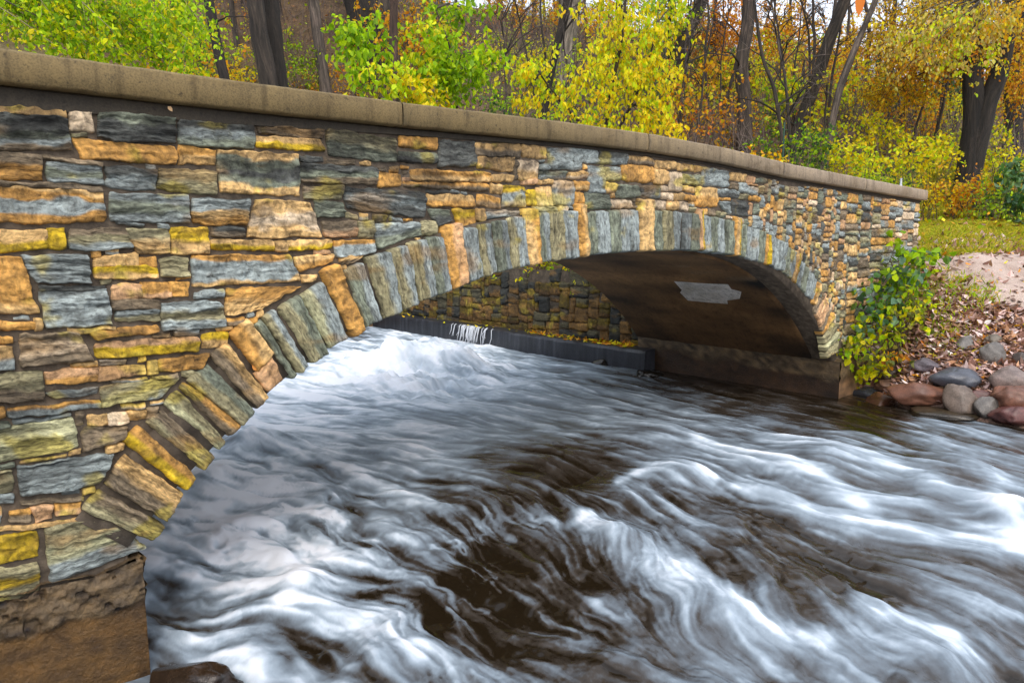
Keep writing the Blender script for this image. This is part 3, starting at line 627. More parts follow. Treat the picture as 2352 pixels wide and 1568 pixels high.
# ================================================================ RETAINING WALL UPSTREAM, CONCRETE LEDGE
rw = empty('retaining_wall', (12.5, 8.5, 0)); RL = np.array([12.5, 8.5, 0])
tag(rw, 'mossy rubble retaining wall seen through the arch, plants along its top', 'wall')
fl = infill([], 4.0, 14.2, .55, 2.3, .016, .022, lambda x, z: ((.28, .95), (.15, .42)), 11)
m1 = MB(); pal2 = [('y', .26), ('ky', .4), ('k', .36), ('o', .34), ('o', .42), ('no', .45), ('d', .6), ('yo', .3), ('yo', .34), ('kd', .4)]
for x0, z0, x1, z1 in fl:
    if z1 > 2.28 - .04 * abs(x0 - 6): continue
    j = lambda: (rng.random() - .5) * .05
    c, tn = pal2[rng.integers(len(pal2))]; tn *= .72; m2 = MB()
    stone_patch(m2, [(x0 + j(), z1 + j()), (x1 + j(), z1 + j()), (x1 + j(), z0 + j()), (x0 + j(), z0 + j())], c, cell=.03, prot=.02 + .05 * rng.random(), bev=.04, back=.06, strat=.8, wob=.02, tone=tn, grow=.012)
    V = m2.V[0]; m1.add(np.stack([12.42 + V[:, 1], V[:, 0], V[:, 2]], 1), m2.Q[0][:, ::-1], None, m2.C[0], m2.L[0])
m1.build('stonework', M_stone, rw, loc=RL)
yy = np.linspace(4.07, 14.2, 80); zz = np.linspace(.3, 2.18, 20); a, b = np.meshgrid(yy, zz)
core = MB(); core.add(np.stack([12.435 + .02 * fbm(a * 6, b * 6, 1.), a, b], -1).reshape(-1, 3), grid_faces(80, 20))
a, b = np.meshgrid(yy, np.linspace(12.435, 12.75, 6)); core.add(np.stack([b, a, 2.18 + .04 * fbm(a * 3, b * 3, 2.)], -1).reshape(-1, 3), grid_faces(80, 6))
a, b = np.meshgrid(np.linspace(12.435, 12.75, 3), np.linspace(-.3, 2.18, 4)); core.add(np.stack([a, 0 * a + 4.085, b], -1).reshape(-1, 3), grid_faces(3, 4))
core.build('wall_core', M_mortar, rw, loc=RL)
# the wall turns along the toe of the hill
rw2 = empty('creek_wall', (4, 14.3, 0)); tag(rw2, 'dark stone wall across the far bend of the creek behind the arch', 'wall')
m1 = MB()
for x0, z0, x1, z1 in infill([], -6., 12.4, .2, 2.2, .02, .03, lambda x, z: ((.2, .6), (.1, .28)), 12):
    c, tn = pal2[rng.integers(len(pal2))]; stone_patch(m1, [(x0, z1), (x1, z1), (x1, z0), (x0, z0)], c, cell=.06, prot=.04, bev=.04, y0=14.2, wob=.02, tone=tn * .8)
m1.build('stonework', M_stone, rw2, loc=(4, 14.3, 0))
core = MB(); a, b = np.meshgrid(np.linspace(-6, 12.4, 60), np.linspace(-.6, 2.2, 10)); core.add(np.stack([a, 14.21 + .02 * fbm(a, b), b], -1).reshape(-1, 3), grid_faces(60, 10)); core.build('wall_core', M_mortar, rw2, loc=(4, 14.3, 0))
def M_wet_():
    m, n, p, l = newmat('wet dark concrete'); o = objco(n)
    a = noise(n, mapped(n, o, (9, 9, .8)), 1., 5, .6); f = noise(n, mapped(n, o, (50, 50, 20)), 1., 4, .6)
    c = mul(n, ramp(n, a, [(.3, (.012, .013, .017)), (.55, (.03, .033, .042)), (.8, (.07, .075, .09))]), ramp(n, f, [(.3, .6), (.6, 1.1)]))
    l.new(c, p.inputs['Base Color']); p.inputs['Roughness'].default_value = .38; bump(n, p, f, .4, .01); return m
M_wet = M_wet_()
lv = MB(); yy = np.linspace(3.62, 14.1, 240)
pr = [(11.97, -.8), (11.985, .62), (12.0, .668), (12.03, .685), (12.25, .69), (12.47, .70)]
for i in range(len(pr) - 1):
    (xa, za), (xb, zb) = pr[i], pr[i + 1]
    V = np.stack([np.stack([xa + .02 * fbm(yy * 4, 0 * yy + i, 5.), yy, za + .016 * fbm(yy * 3.5, 0 * yy + min(i, 2), 2.)], 1), np.stack([xb + .02 * fbm(yy * 4, 0 * yy + i + 1, 5.), yy, zb + .016 * fbm(yy * 3.5, 0 * yy + min(i + 1, 2), 2.)], 1)], 0)
    lv.add(V.reshape(-1, 3), grid_faces(240, 2)[:, ::-1])
lv.add([(x, yy[0], z) for x, z in pr] + [(12.47, yy[0], -.8)], None, [[0, i + 1, i] for i in range(1, 6)])
tag(lv.build('concrete_ledge', M_wet), 'wet dark concrete ledge at the foot of the mossy wall upstream', 'ledge')
# ================================================================ WATER
def lvl(X, Y): return -.15 + .42 * sst(-1.5, 6., (X - 1.4) * .8 + Y)
wx = np.concatenate([np.arange(-5, .6, .1), np.arange(.6, 7, .0125), np.arange(7, 13.6, .019)]); wy = np.concatenate([np.arange(-9, -5.6, .08), np.arange(-5.6, -.9, .0125), np.arange(-.9, 1.6, .019), np.arange(1.6, 14.6, .045)])
WX, WY = np.meshgrid(wx, wy); shp = WX.shape
WP = np.stack([WX, WY, lvl(WX, WY)], -1).reshape(-1, 3)
ux, uy, ud = proj(WP); ok = ud > 1.0
ux = np.where(ok, ux, -9999).reshape(shp); uy = np.where(ok, uy, 9999).reshape(shp)
# flow: streak directions read from the photograph, laid on the water plane
SEG = [(800, 830, 1000, 870), (900, 860, 1250, 950), (1300, 900, 1700, 1000), (1500, 1000, 1800, 1105), (1700, 1130, 2350, 1270), (1700, 1020, 1950, 1070), (1950, 1060, 2352, 1160), (2000, 990, 2352, 1120),
       (1600, 1250, 1800, 1400), (1900, 1350, 2300, 1560), (1500, 1250, 1700, 1390), (1300, 1200, 1500, 1300), (1000, 1000, 1150, 1045), (600, 1100, 850, 1130), (500, 1250, 700, 1290), (850, 1350, 1000, 1460),
       (600, 1350, 800, 1430), (700, 1530, 950, 1575), (1000, 1250, 1200, 1330), (1100, 1450, 1300, 1540), (1600, 1450, 1800, 1560), (2000, 1250, 2300, 1360), (1100, 1150, 1300, 1210), (700, 950, 900, 985), (450, 1420, 600, 1480), (2100, 1450, 2350, 1580), (1700, 880, 1950, 950)]
sp = []; sdv = []
for a, b, c, d in SEG:
    p, q = onZ(a, b, .15), onZ(c, d, .12); v = (q - p)[:2]; sp.append(((p + q) / 2)[:2]); sdv.append(v / np.linalg.norm(v))
sp, sdv = np.array(sp), np.array(sdv)
def flow(X, Y):
    wsum = 0; vx = 0; vy = 0
    for p, v in zip(sp, sdv):
        k = 1 / ((X - p[0]) ** 2 + (Y - p[1]) ** 2 + .35) ** 1.5; wsum = wsum + k; vx = vx + k * v[0]; vy = vy + k * v[1]
    n = np.sqrt(vx ** 2 + vy ** 2) + 1e-9; vx, vy = vx / n, vy / n
    tb = sst(9.5, 4.5, X + .35 * Y); a = (.30 + .75 * tb) * fbm(X * (1.0 + .0 * tb), Y * 1.0, 21., 3) + (.15 + .45 * tb) * fbm(X * 2.6, Y * 2.6, 22., 2)
    return vx * np.cos(a) - vy * np.sin(a), vx * np.sin(a) + vy * np.cos(a)
# line integral convolution of noise along the flow
fx_ = np.arange(.4, 13.8, .019); fy_ = np.arange(-6.2, 14.8, .024); LX, LY = np.meshgrid(fx_, fy_)
FU, FV = flow(LX[::8, ::8], LY[::8, ::8])
def up8(A):
    yi = np.clip(np.arange(LX.shape[0]) / 8., 0, A.shape[0] - 1.001); xi = np.clip(np.arange(LX.shape[1]) / 8., 0, A.shape[1] - 1.001)
    y0, x0 = yi.astype(int), xi.astype(int); y1 = np.minimum(y0 + 1, A.shape[0] - 1); x1 = np.minimum(x0 + 1, A.shape[1] - 1); fy, fx = (yi - y0)[:, None], (xi - x0)[None]
    return (A[y0][:, x0] * (1 - fx) + A[y0][:, x1] * fx) * (1 - fy) + (A[y1][:, x0] * (1 - fx) + A[y1][:, x1] * fx) * fy
FU, FV = up8(FU), up8(FV)
def samp(A, X, Y):
    xi = np.clip((X - fx_[0]) / .019, 0, A.shape[1] - 1.01); yi = np.clip((Y - fy_[0]) / .024, 0, A.shape[0] - 1.01)
    x0, y0 = xi.astype(np.int32), yi.astype(np.int32); fx, fy = xi - x0, yi - y0
    return (A[y0, x0] * (1 - fx) + A[y0, x0 + 1] * fx) * (1 - fy) + (A[y0 + 1, x0] * (1 - fx) + A[y0 + 1, x0 + 1] * fx) * fy
def near_(A, X, Y):
    return A[np.clip(((Y - fy_[0]) / .024).astype(np.int32), 0, A.shape[0] - 1), np.clip(((X - fx_[0]) / .019).astype(np.int32), 0, A.shape[1] - 1)]
def lic(srcs, step, n):
    acc = [s * 1. for s in srcs]
    for sg in (1, -1):
        X, Y = LX.copy(), LY.copy()
        for i in range(n):
            u, v = near_(FU, X, Y), near_(FV, X, Y); X += sg * u * step; Y += sg * v * step
            for a, s in zip(acc, srcs): a += near_(s, X, Y)
    return [(a - a.mean()) / a.std() for a in acc]
n_f = vnoise(LX / .028, LY / .028, 1.); n_m = vnoise(LX / .06, LY / .06, 2.) ; n_l = fbm(LX / .26, LY / .26, 3., 2)
l_f, l_m = lic([n_f, n_m], .030, 10)
l_m2, l_l = lic([vnoise(LX / .12, LY / .12, 5.), n_l], .05, 8)
TB = sst(9.5, 4.0, WX + .35 * WY); WU = WX + (.04 + .06 * TB) * fbm(WX * 2.1, WY * 2.1, 51., 3) * 1.6; WV = WY + (.04 + .06 * TB) * fbm(WX * 2.1, WY * 2.1, 52., 3) * 1.6
def g(A): return samp(A, WU, WV)
Lf, Lm, Lm2, Ll = g(l_f), g(l_m), g(l_m2), g(l_l)
# how much white water there is where (photo pixel, amount)
FO = '''930 770 .62 60|830 830 1.1 60|1050 860 1.0 90|1300 905 .75 90|720 905 .9 60|620 960 .8 60|1500 935 .55 80|1100 960 .75 90|850 960 .75 80|1750 870 .02 60|1880 915 .02 50|1620 870 .05 60|1450 850 .2 40|2000 955 .05 50|1750 930 .22 60|1900 960 .30 40
650 1050 .75 50|500 1100 .8 50|430 1200 .75 50|720 1100 .68 60|560 1250 .78 60|400 1320 .7 50|550 1400 .7 50|920 1010 .75 60|1250 1045 .08 60|1150 1040 .2 40|1340 1080 .04 70|1080 1120 .35 50|1200 1130 .2 40|900 1150 .6 50|1000 1250 .5 50|1130 1340 .16 60|1230 1270 .2 50|1300 1350 .24 60|1050 1420 .22 60
800 1340 .5 50|700 1290 .85 50|860 1440 .95 50|950 1500 .7 40|700 1440 .62 50|480 1510 .6 50|620 1510 .75 50|380 1430 .45 40|1450 1215 .6 50|1380 1150 .5 50|1500 1100 .5 50|1480 1160 .22 40|1600 1050 .55 60|1720 1010 .52 60|1900 1050 .56 60|2060 1080 .5 60|2200 1130 .42 60|2320 1170 .62 45|1900 1170 .5 50|2100 1220 .48 50|2250 1250 .42 40
1750 1180 .34 50|1700 1290 .22 60|2050 1300 .25 60|2200 1380 .32 60|1560 1280 .62 50|1650 1350 .66 50|1720 1450 .6 60|1420 1400 .36 50|1300 1470 .38 50|1180 1480 .28 50|1500 1500 .42 60|2000 1440 .62 50|2150 1470 .66 50|2320 1420 .45 50|2200 1550 .4 50|1900 1540 .5 60|1200 1550 .5 50|1380 1550 .3 50|1850 1380 .25 50|1000 1540 .45 50|820 1240 .55 50|660 1180 .7 40|780 1180 .45 40
2200 1000 .4 50|2320 1040 .35 40|2100 1010 .45 50|1500 1010 .62 50|1350 980 .55 60|1600 985 .5 50|700 800 .3 60|800 760 .25 40|1180 830 .8 40|1350 850 .4 40|560 1010 .6 40'''
wsum = 1e-6 * np.ones(shp); Fd = .45 * wsum
for q in FO.replace('\n', '|').split('|'):
    a, b, f, r = map(float, q.split()); k = np.exp(-(((ux - a) / (r * 1.45)) ** 2 + ((uy - b) / (r * .85)) ** 2)) + 1e-7 / (1 + ((ux - a) ** 2 + (uy - b) ** 2) / 1e4)
    Fd += k * f; wsum += k
Fd /= wsum
am = .22 + 2.2 * Fd * (1 - .72 * Fd)
# a second set of streaks crosses the first at a small angle
_a = .55 * fbm(LX * .8, LY * .8, 61., 2) + .35; FU, FV = FU * np.cos(_a) - FV * np.sin(_a), FU * np.sin(_a) + FV * np.cos(_a)
l_x, l_y = lic([vnoise(LX / .09, LY / .09, 71.), vnoise(LX / .045, LY / .045, 72.)], .035, 8); Lx, Ly = g(l_x), g(l_y)
nx0, ny0, nst = .5, -5.3, .0095; NX, NY = np.meshgrid(np.arange(nx0, 8.2, nst), np.arange(ny0, 1.2, nst)); NU, NV = flow(NX[::10, ::10], NY[::10, ::10])
def upn(A, k=10):
    yi = np.clip(np.arange(NX.shape[0]) / k, 0, A.shape[0] - 1.001); xi = np.clip(np.arange(NX.shape[1]) / k, 0, A.shape[1] - 1.001); y0, x0 = yi.astype(int), xi.astype(int); fy, fx = (yi - y0)[:, None], (xi - x0)[None]
    return (A[y0][:, x0] * (1 - fx) + A[y0][:, x0 + 1] * fx) * (1 - fy) + (A[y0 + 1][:, x0] * (1 - fx) + A[y0 + 1][:, x0 + 1] * fx) * fy
NU, NV = upn(NU), upn(NV)
def nn_(A, X, Y): return A[np.clip(((Y - ny0) / nst).astype(np.int32), 0, A.shape[0] - 1), np.clip(((X - nx0) / nst).astype(np.int32), 0, A.shape[1] - 1)]
s1, s2 = vnoise(NX / .016, NY / .016, 81.), vnoise(NX / .034, NY / .034, 82.); acc1, acc2 = s1 * 1, s2 * 1
for sg in (1, -1):
    X, Y = NX.copy(), NY.copy()
    for i in range(11):
        u, v = nn_(NU, X, Y), nn_(NV, X, Y); X += sg * u * .022; Y += sg * v * .022; acc1 += nn_(s1, X, Y); acc2 += nn_(s2, X, Y)
acc1 /= acc1.std(); acc2 /= acc2.std()
nm = sst(8.1, 6.8, WU) * sst(1.1, .2, WV) * sst(.5, .8, WU) * sst(-5.3, -5., WV); N1, N2 = nn_(acc1, WU, WV) * nm, nn_(acc2, WU, WV) * nm
# lacy foam: ragged islands and holes that drift with the current
lx, ly = WU - .10 * Lm2, WV - .10 * Lm; lace = fbm(lx * 3.4 + 3, ly * 3.4, 31., 4)
lacez = np.exp(-(((ux - 1120) / 420) ** 2 + ((uy - 1340) / 230) ** 2)) + .6 * np.exp(-(((ux - 520) / 300) ** 2 + ((uy - 1250) / 260) ** 2))
thr = np.clip(Lm + .8 * Lx - .5, 0, 2.5); thr2 = np.clip(Lm2 + .7 * Ly - .5, 0, 2.5)
foam = .03 + Fd * .84 + 1.12 * am * (.085 * Ll + .045 * Lm2 + .035 * Lm + .035 * Lx + .018 * Lf + .018 * Ly + .050 * thr + .048 * thr2 + .016 * N1 + .026 * N2) + lacez * (+.30 * sst(-.02, .36, lace) - .08 + .05 * N2)
foam *= 1 + (.30 * sst(1400, 600, ux) + .30 * sst(1000, 560, ux)) * sst(1420, 1180, uy)  # foam whitened at the left to offset the shade lying there
foam += .10 * TB * (.5 * Lm2 + .6 * Lx + .35 * Lm) * sst(1150, 700, ux)
# the main bright tongues, traced on the surface
TONG = '''1690 1125 1850 1165 2100 1215 2352 1262 18 .38|1600 1010 1760 1050 1900 1115 2010 1185 18 .35|1750 1015 1950 1055 2150 1120 2330 1190 24 .3|2300 1120 2290 1160 2320 1200 2360 1240 34 .36|1420 1105 1470 1085 1560 1080 1640 1110 10 .4|1300 1210 1370 1180 1470 1185 1540 1220 12 .35
1600 1290 1660 1360 1760 1430 1900 1480 18 .35|2090 1390 2160 1430 2200 1500 2300 1540 18 .3|650 1400 740 1420 850 1440 960 1510 26 .3|690 1290 720 1330 660 1390 600 1420 20 .35|560 1330 640 1345 700 1360 760 1380 10 .25|450 1200 520 1150 600 1130 690 1140 16 .25|900 770 960 745 1040 790 1110 830 18 .3|700 880 800 850 900 830 1000 830 30 .2|1040 740 1075 760 1090 785 1100 800 8 .3
1480 1120 1560 1180 1620 1200 1700 1215 10 .25|1000 1050 1080 1080 1150 1110 1250 1125 12 .2|1900 1350 2000 1400 2100 1440 2200 1455 14 .2'''
def segd(px, py, pts):
    d = np.full(shp, 1e9)
    P = smooth_path(np.concatenate([np.array(pts).reshape(-1, 2), np.zeros((len(pts) // 2, 1))], 1), 14)[:, :2]
    for (a, b), (c, e) in zip(P[:-1], P[1:]):
        vx, vy = c - a, e - b; t = np.clip(((px - a) * vx + (py - b) * vy) / (vx * vx + vy * vy), 0, 1); d = np.minimum(d, (px - a - t * vx) ** 2 + (py - b - t * vy) ** 2)
    return np.sqrt(d)
for q in TONG.replace('\n', '|').split('|'):
    v = list(map(float, q.split())); d = segd(ux, uy, v[:8]); foam += v[9] * np.exp(-(d / v[8]) ** 2) * (.8 + .25 * Lm2)
foam = np.clip(foam, 0, 1.3) / 1.3
hz = .017 * Ll + .007 * Lm2 + .004 * Lm
for px, py, h, rx, ry in [(990, 850, .56, .50, .7), (1060, 860, .30, .6, .6), (905, 850, .34, .3, .45), (830, 850, .25, .7, .7), (900, 890, .14, .5, .4), (1130, 880, .12, .5, .4), (640, 1030, .16, .45, .35), (560, 1030, .14, .3, .3), (1560, 1095, .10, .5, .4), (1880, 1070, .16, .9, .6), (2180, 1100, .12, .8, .6), (2330, 1170, .22, .35, .3), (860, 1440, .10, .35, .25), (1430, 1215, .14, .35, .3), (690, 1300, .10, .25, .25), (1640, 1340, .09, .3, .3),
                         (1330, 1090, -.12, .45, .35), (1130, 1340, -.05, .3, .3), (2000, 1230, -.06, .5, .4), (480, 1110, .10, .3, .3), (1250, 900, .10, .8, .6), (2130, 1440, .07, .3, .3), (1500, 1010, .08, .7, .5)]:
    p = onZ(px, py, .18); hz += h * np.exp(-((WX - p[0]) / rx) ** 2 - ((WY - p[1]) / ry) ** 2)
hz += .05 * TB * fbm(WU * 2.3, WV * 2.3, 91., 4) + .30 * np.exp(-(((ux - 960) / 200) ** 2 + ((uy - 850) / 60) ** 2)) * fbm(WU * 3.1, WV * 3.1, 92., 5)
hz *= sst(12.35, 11.6, WX) * .8 + .2; hz = np.where(WX < .6, 0, hz)
WZ = lvl(WX, WY) + hz
m, n, p, l = newmat('rushing water')
fa = attr(n, 'foam', 'Fac'); o = objco(n); fn = noise(n, mapped(n, o, (30, 30, 30)), 1., 4, .6)
sm = N(n, 'ShaderNodeMath', op='MULTIPLY_ADD'); l.new(fn, sm.inputs[0]); sm.inputs[1].default_value = .06; l.new(fa, sm.inputs[2])
c = ramp(n, sm.outputs[0], [(.10, (.012, .008, .004)), (.22, (.040, .033, .027)), (.33, (.092, .104, .118)), (.46, (.175, .215, .255)), (.62, (.31, .375, .44)), (.80, (.54, .615, .695)), (1.0, (.80, .84, .91))])  # the blue cast of the sky is put into the foam tones
l.new(c, p.inputs['Base Color']); p.inputs['IOR'].default_value = 1.33
l.new(ramp(n, fa, [(.15, .14), (.45, .5), (.7, .75)]), p.inputs['Roughness'])
l.new(ramp(n, fa, [(.15, .5), (.6, .15)]), p.inputs['Specular IOR Level'])
water_mat = m
tag(mk('water', np.stack([WX, WY, WZ], -1).reshape(-1, 3), grid_faces(len(wx), len(wy)), m, attrs={'foam': foam.ravel()}), kind='structure')

# a thread of overflow that drops from the ledge
mb = MB(); rr = np.random.default_rng(3)
for i in range(44):
    y = onX(1078, 765, 11.95)[1] + rr.normal() * .30; h = rr.uniform(.2, .48); P = np.array([[12.02, y, .70], [11.96, y, .665], [11.93 - .02 * rr.random(), y + .02 * rr.normal(), .66 - h * .5], [11.90 - .03 * rr.random(), y + .03 * rr.normal(), .66 - h]]); tube(mb, P, [.008, .011, .009, .004], 5)
M_fall, n, p, l = newmat('falling water'); p.inputs['Base Color'].default_value = (.62, .66, .72, 1); p.inputs['Roughness'].default_value = .4
o_ = mb.build('overflow', M_fall); o_['kind'] = 'structure'
# ================================================================ VEGETATION
LP = dict(gr=[(.24, .42, .006), (.36, .55, .006), (.48, .62, .008), (.18, .34, .008)], yg=[(.52, .62, .008), (.68, .66, .008), (.40, .58, .008), (.74, .62, .008)],
          ye=[(.84, .66, .008), (.78, .58, .008), (.86, .54, .008), (.66, .62, .010)], go=[(.68, .42, .008), (.74, .46, .010), (.60, .30, .008), (.60, .48, .02)],
          og=[(.70, .29, .010), (.60, .21, .012), (.74, .38, .010), (.48, .19, .015)], dg=[(.05, .13, .03), (.07, .17, .03), (.04, .10, .035), (.12, .20, .03)],
          pa=[(.55, .50, .12), (.62, .52, .16), (.50, .44, .06), (.60, .40, .12)], re=[(.50, .07, .03), (.55, .16, .03)], ol=[(.16, .17, .03), (.24, .21, .03), (.12, .15, .03)],
          br=[(.24, .12, .06), (.18, .085, .05), (.32, .17, .09), (.14, .08, .055)], pk=[(.62, .44, .40), (.40, .25, .20), (.70, .54, .52), (.36, .20, .16), (.46, .26, .15)], be=[(.14, .26, .17), (.09, .20, .10), (.18, .30, .16), (.12, .24, .03)])
def pick(pal, n):
    names = pal.split('+'); P = np.concatenate([np.array(LP[x]) for x in names]); c = P[rng.integers(0, len(P), n)]
    return c * (1 + .22 * rng.standard_normal(n))[:, None].clip(.55, 1.5)
def unit(v): return v / (np.linalg.norm(v, axis=-1, keepdims=True) + 1e-9)
def leaves(mb, P, size, pal, droop=.6, asp=.62, far=False, fold=.18, flat=None):
    P = np.asarray(P, float); n = len(P)
    if n == 0: return
    L = size * (.65 + .6 * rng.random(n))
    d = unit(rng.standard_normal((n, 3)) * (1 - droop) + np.array([0, 0, -1.]) * droop) if flat is None else unit(np.stack([rng.standard_normal(n), rng.standard_normal(n), flat * rng.standard_normal(n)], 1))
    w_ = unit(np.cross(d, rng.standard_normal((n, 3)) if flat is None else np.array([0, 0, 1.]) + flat * rng.standard_normal((n, 3)))); nn = np.cross(d, w_)
    W = L * asp * (.8 + .4 * rng.random(n)); L_, W_ = L[:, None], W[:, None]
    if far:
        V = np.stack([P, P + d * L_ * .5 + w_ * W_ * .5, P + d * L_, P + d * L_ * .45 - w_ * W_ * .5], 1); k = 4
        i = np.arange(n)[:, None] * 4; Q = i + np.array([[0, 1, 2, 3]])
    else:
        f = nn * L_ * fold; cu = nn * L_ * (.25 * rng.standard_normal(n))[:, None]
        V = np.stack([P, P + d * L_ * .28 + w_ * W_ * .47 + f, P + d * L_ * .66 + w_ * W_ * .36 + f + cu * .4, P + d * L_ + cu, P + d * L_ * .66 - w_ * W_ * .36 + f + cu * .4, P + d * L_ * .28 - w_ * W_ * .47 + f], 1); k = 6
        i = np.arange(n)[:, None] * 6; Q = np.concatenate([i + np.array([[0, 1, 2, 3]]), i + np.array([[0, 3, 4, 5]])])
    mb.add(V.reshape(-1, 3), Q, None, np.repeat(np.clip(pick(pal, n), .004, .85), k, 0))
def blob(n, c, r):
    v = unit(rng.standard_normal((n, 3))) * (rng.random((n, 1)) ** .45); return np.asarray(c) + v * np.asarray(r)
def spray(mbL, mbT, c, r, n, size, pal, droop=.6, far=False, tw=14, tl=.7, twc=(.10, .07, .05), asp=.62, trad=.006):
    """leaves carried on drooping twigs inside an ellipsoid, in clumps with gaps"""
    nt = max(3, n // tw); S = blob(nt, c, np.asarray(r) * .95); D = unit(unit(S - np.asarray(c) + 1e-6) * .7 + rng.standard_normal((nt, 3)) * .6 + np.array([0, 0, -.35])) * tl * (.5 + rng.random((nt, 1)))
    t = rng.random((nt, tw)) ; P = S[:, None] + D[:, None] * t[..., None] + np.array([0, 0, -.18])[None, None] * tl * (t ** 2)[..., None] + rng.standard_normal((nt, tw, 3)) * size * .55
    leaves(mbL, P.reshape(-1, 3), size, pal, droop, asp, far)
    if mbT is not None:
        for s, d in zip(S, D):
            tube(mbT, [s, s + d * .5 + np.array([0, 0, -.02 * tl]), s + d + np.array([0, 0, -.16 * tl])], [trad, trad * .8, trad * .4], 3, twc)
    return S
def limb(mb, a, b, r0, r1, col, wig=.12, n=9, ns=5):
    a, b = np.asarray(a, float), np.asarray(b, float); t = np.linspace(0, 1, n)[:, None]; L = np.linalg.norm(b - a)
    P = a + (b - a) * t; o = rng.standard_normal(2) * 9
    P = P + wig * L * np.stack([fbm(t[:, 0] * 3 + o[0], t[:, 0] * 0, 1.), fbm(t[:, 0] * 3 + o[1], t[:, 0] * 0, 2.), .5 * fbm(t[:, 0] * 3 + o[0], t[:, 0] * 0, 3.)], 1) * np.sin(t * math.pi * .95)
    P[:, 2] += .10 * L * np.sin(t[:, 0] * math.pi)
    tube(mb, P, np.linspace(r0, r1, n), ns, col); return P
def branch_out(mb, p, d, L, r, col, lev, tips, ns=5):
    """recursive bare branching"""
    P = limb(mb, p, p + d * L, r, r * .45, col, .10, 7, ns)
    tips.append(P[-1])
    if lev <= 0: return
    for _ in range(2 + (lev > 1)):
        k = rng.integers(2, 6); dd = unit(d + rng.standard_normal(3) * .65 + np.array([0, 0, .15])); branch_out(mb, P[k], dd, L * (.45 + .3 * rng.random()), r * .5, col, lev - 1, tips, max(3, ns - 1))
def trunk_path(px, depth, rise=8.):
    P = np.array([atd(x, y, depth) for x, y in px]); base = P[-1].copy(); dv = P[-1] - P[-2]; dv /= max(1e-6, -dv[2])
    gz = float(Hgt(base[0], base[1])); 
    for _ in range(4):
        b2 = base + dv * max(0, base[2] - gz) * .6; b2[2] = gz; gz = float(Hgt(b2[0], b2[1]))
    b2[2] = gz - .1
    up = P[0] - P[1]; up /= max(.2, up[2]); up[:2] = np.clip(up[:2], -.5, .5) ; up = up * np.array([1, 1, 1])
    top = [P[0] + up * h * np.array([.8, .8, 1]) for h in (rise, rise * .55, rise * .2)]
    return np.array(top + list(P) + [b2])[::-1]
def tree(name, label, px, wpx, depth, col, rise=8., crown=None, cat='tree', group=None, limbs=6, rough=.25, extra=None, lev=2):
    """trunk traced where it shows; limbs and crown above"""
    K = trunk_path(px, depth, rise); S = smooth_path(K, 46); base = S[0].copy()
    r = wpx / 2 * depth / FPX; t = np.linspace(0, 1, 46); rad = r * np.interp(t, [0, .04, .12, .5, 1], [1.55, 1.25, 1.06, .92, .22])
    root = empty(name, base); tag(root, label, cat, group)
    mb = MB(); tube(mb, S, rad, 14, col, rough, seed=rng.random() * 50)
    tips = []
    top = [q for q in S if q[2] > K[-1][2] - rise * .9]
    for i in range(limbs):
        p = top[int(rng.random() * (len(top) - 2))]; d = unit(np.array([rng.standard_normal(), rng.standard_normal(), .55]))
        branch_out(mb, p, d, 1.6 + 1.6 * rng.random(), r * .30, col, lev, tips)
    ml = MB(); mt = MB()
    for e in (extra or []):
        a, b = e[0], e[1]; pa_ = S[np.argmin(np.abs(S[:, 2] - atd(a[0], a[1], depth)[2]))]; limb(mb, pa_, atd(b[0], b[1], b[2] if len(b) > 2 else depth), e[2], e[2] * .35, col, .10, 10)
    mb.build('trunk', M_bark, root, loc=base)
    if crown:
        for (x, y, rx, ry, dd, n, size, pal) in crown:
            c = atd(x, y, dd); k = dd / FPX; R3 = np.array([rx * k, rx * k, ry * k])
            sp_ = spray(ml, mt, c, R3, n, size, pal, far=size * FPX / dd < 11, tl=min(.9, .45 * rx * k + .2), twc=tuple(np.array(col) * .9), trad=.004 + .0002 * dd)
            near_p = S[np.argmin(np.linalg.norm(S - c, axis=1))]
            for _ in range(3):
                limb(mt, near_p, sp_[rng.integers(len(sp_))], max(.012, r * .14), .006, col, .12, 9, 4)
        ml.build('crown', M_leaf, root, smooth=False, loc=base); mt.build('branches', M_twig, root, loc=base)
    elif tips:
        T = np.array(tips); T = T[rng.integers(0, len(T), 500)] + rng.standard_normal((500, 3)) * .35; leaves(ml, T, .10, 'og+ye+br', far=True); ml.build('crown', M_leaf, root, smooth=False, loc=base)
    return root
DK, MD, GY_, PL = (.017, .013, .010), (.036, .028, .022), (.085, .068, .057), (.19, .165, .135)
tree('tree', 'thin black trunk leaning right, leftmost bare trunk above the coping', [(478, 0), (490, 60), (500, 120), (516, 180)], 24, 21.5, DK, 7, extra=[((490, 60), (570, 40, 21), .03)])
tree('tree', 'furrowed brown trunk, left one of the close pair above the coping', [(584, -10), (600, 100), (620, 200)], 40, 23.5, MD, 9, rough=.35)
tree('tree', 'black trunk, right one of the close pair above the coping', [(618, -10), (632, 100), (645, 200)], 36, 24.3, DK, 9, rough=.35)
tree('tree', 'slim pale grey trunk right of the close pair of trunks', [(718, -10), (733, 110), (748, 210)], 25, 27, GY_, 9)
tree('tree', 'broad dark trunk half hidden by the green sapling leaves', [(818, -10), (846, 110), (878, 225)], 66, 29, DK, 9, rough=.4)
tree('tree', 'broad grey brown trunk just behind the thin straight one', [(876, -10), (882, 110), (890, 235)], 44, 30.5, GY_, 9, rough=.3)
tree('tree', 'thin straight reddish brown trunk in front of the broad grey one', [(905, -10), (903, 120), (908, 235)], 20, 23.2, (.062, .036, .026), 7)
tree('tree', 'pale grey trunk behind the yellow green leaves at mid bridge', [(1312, -10), (1297, 110), (1284, 275)], 46, 27, PL, 9, rough=.3)
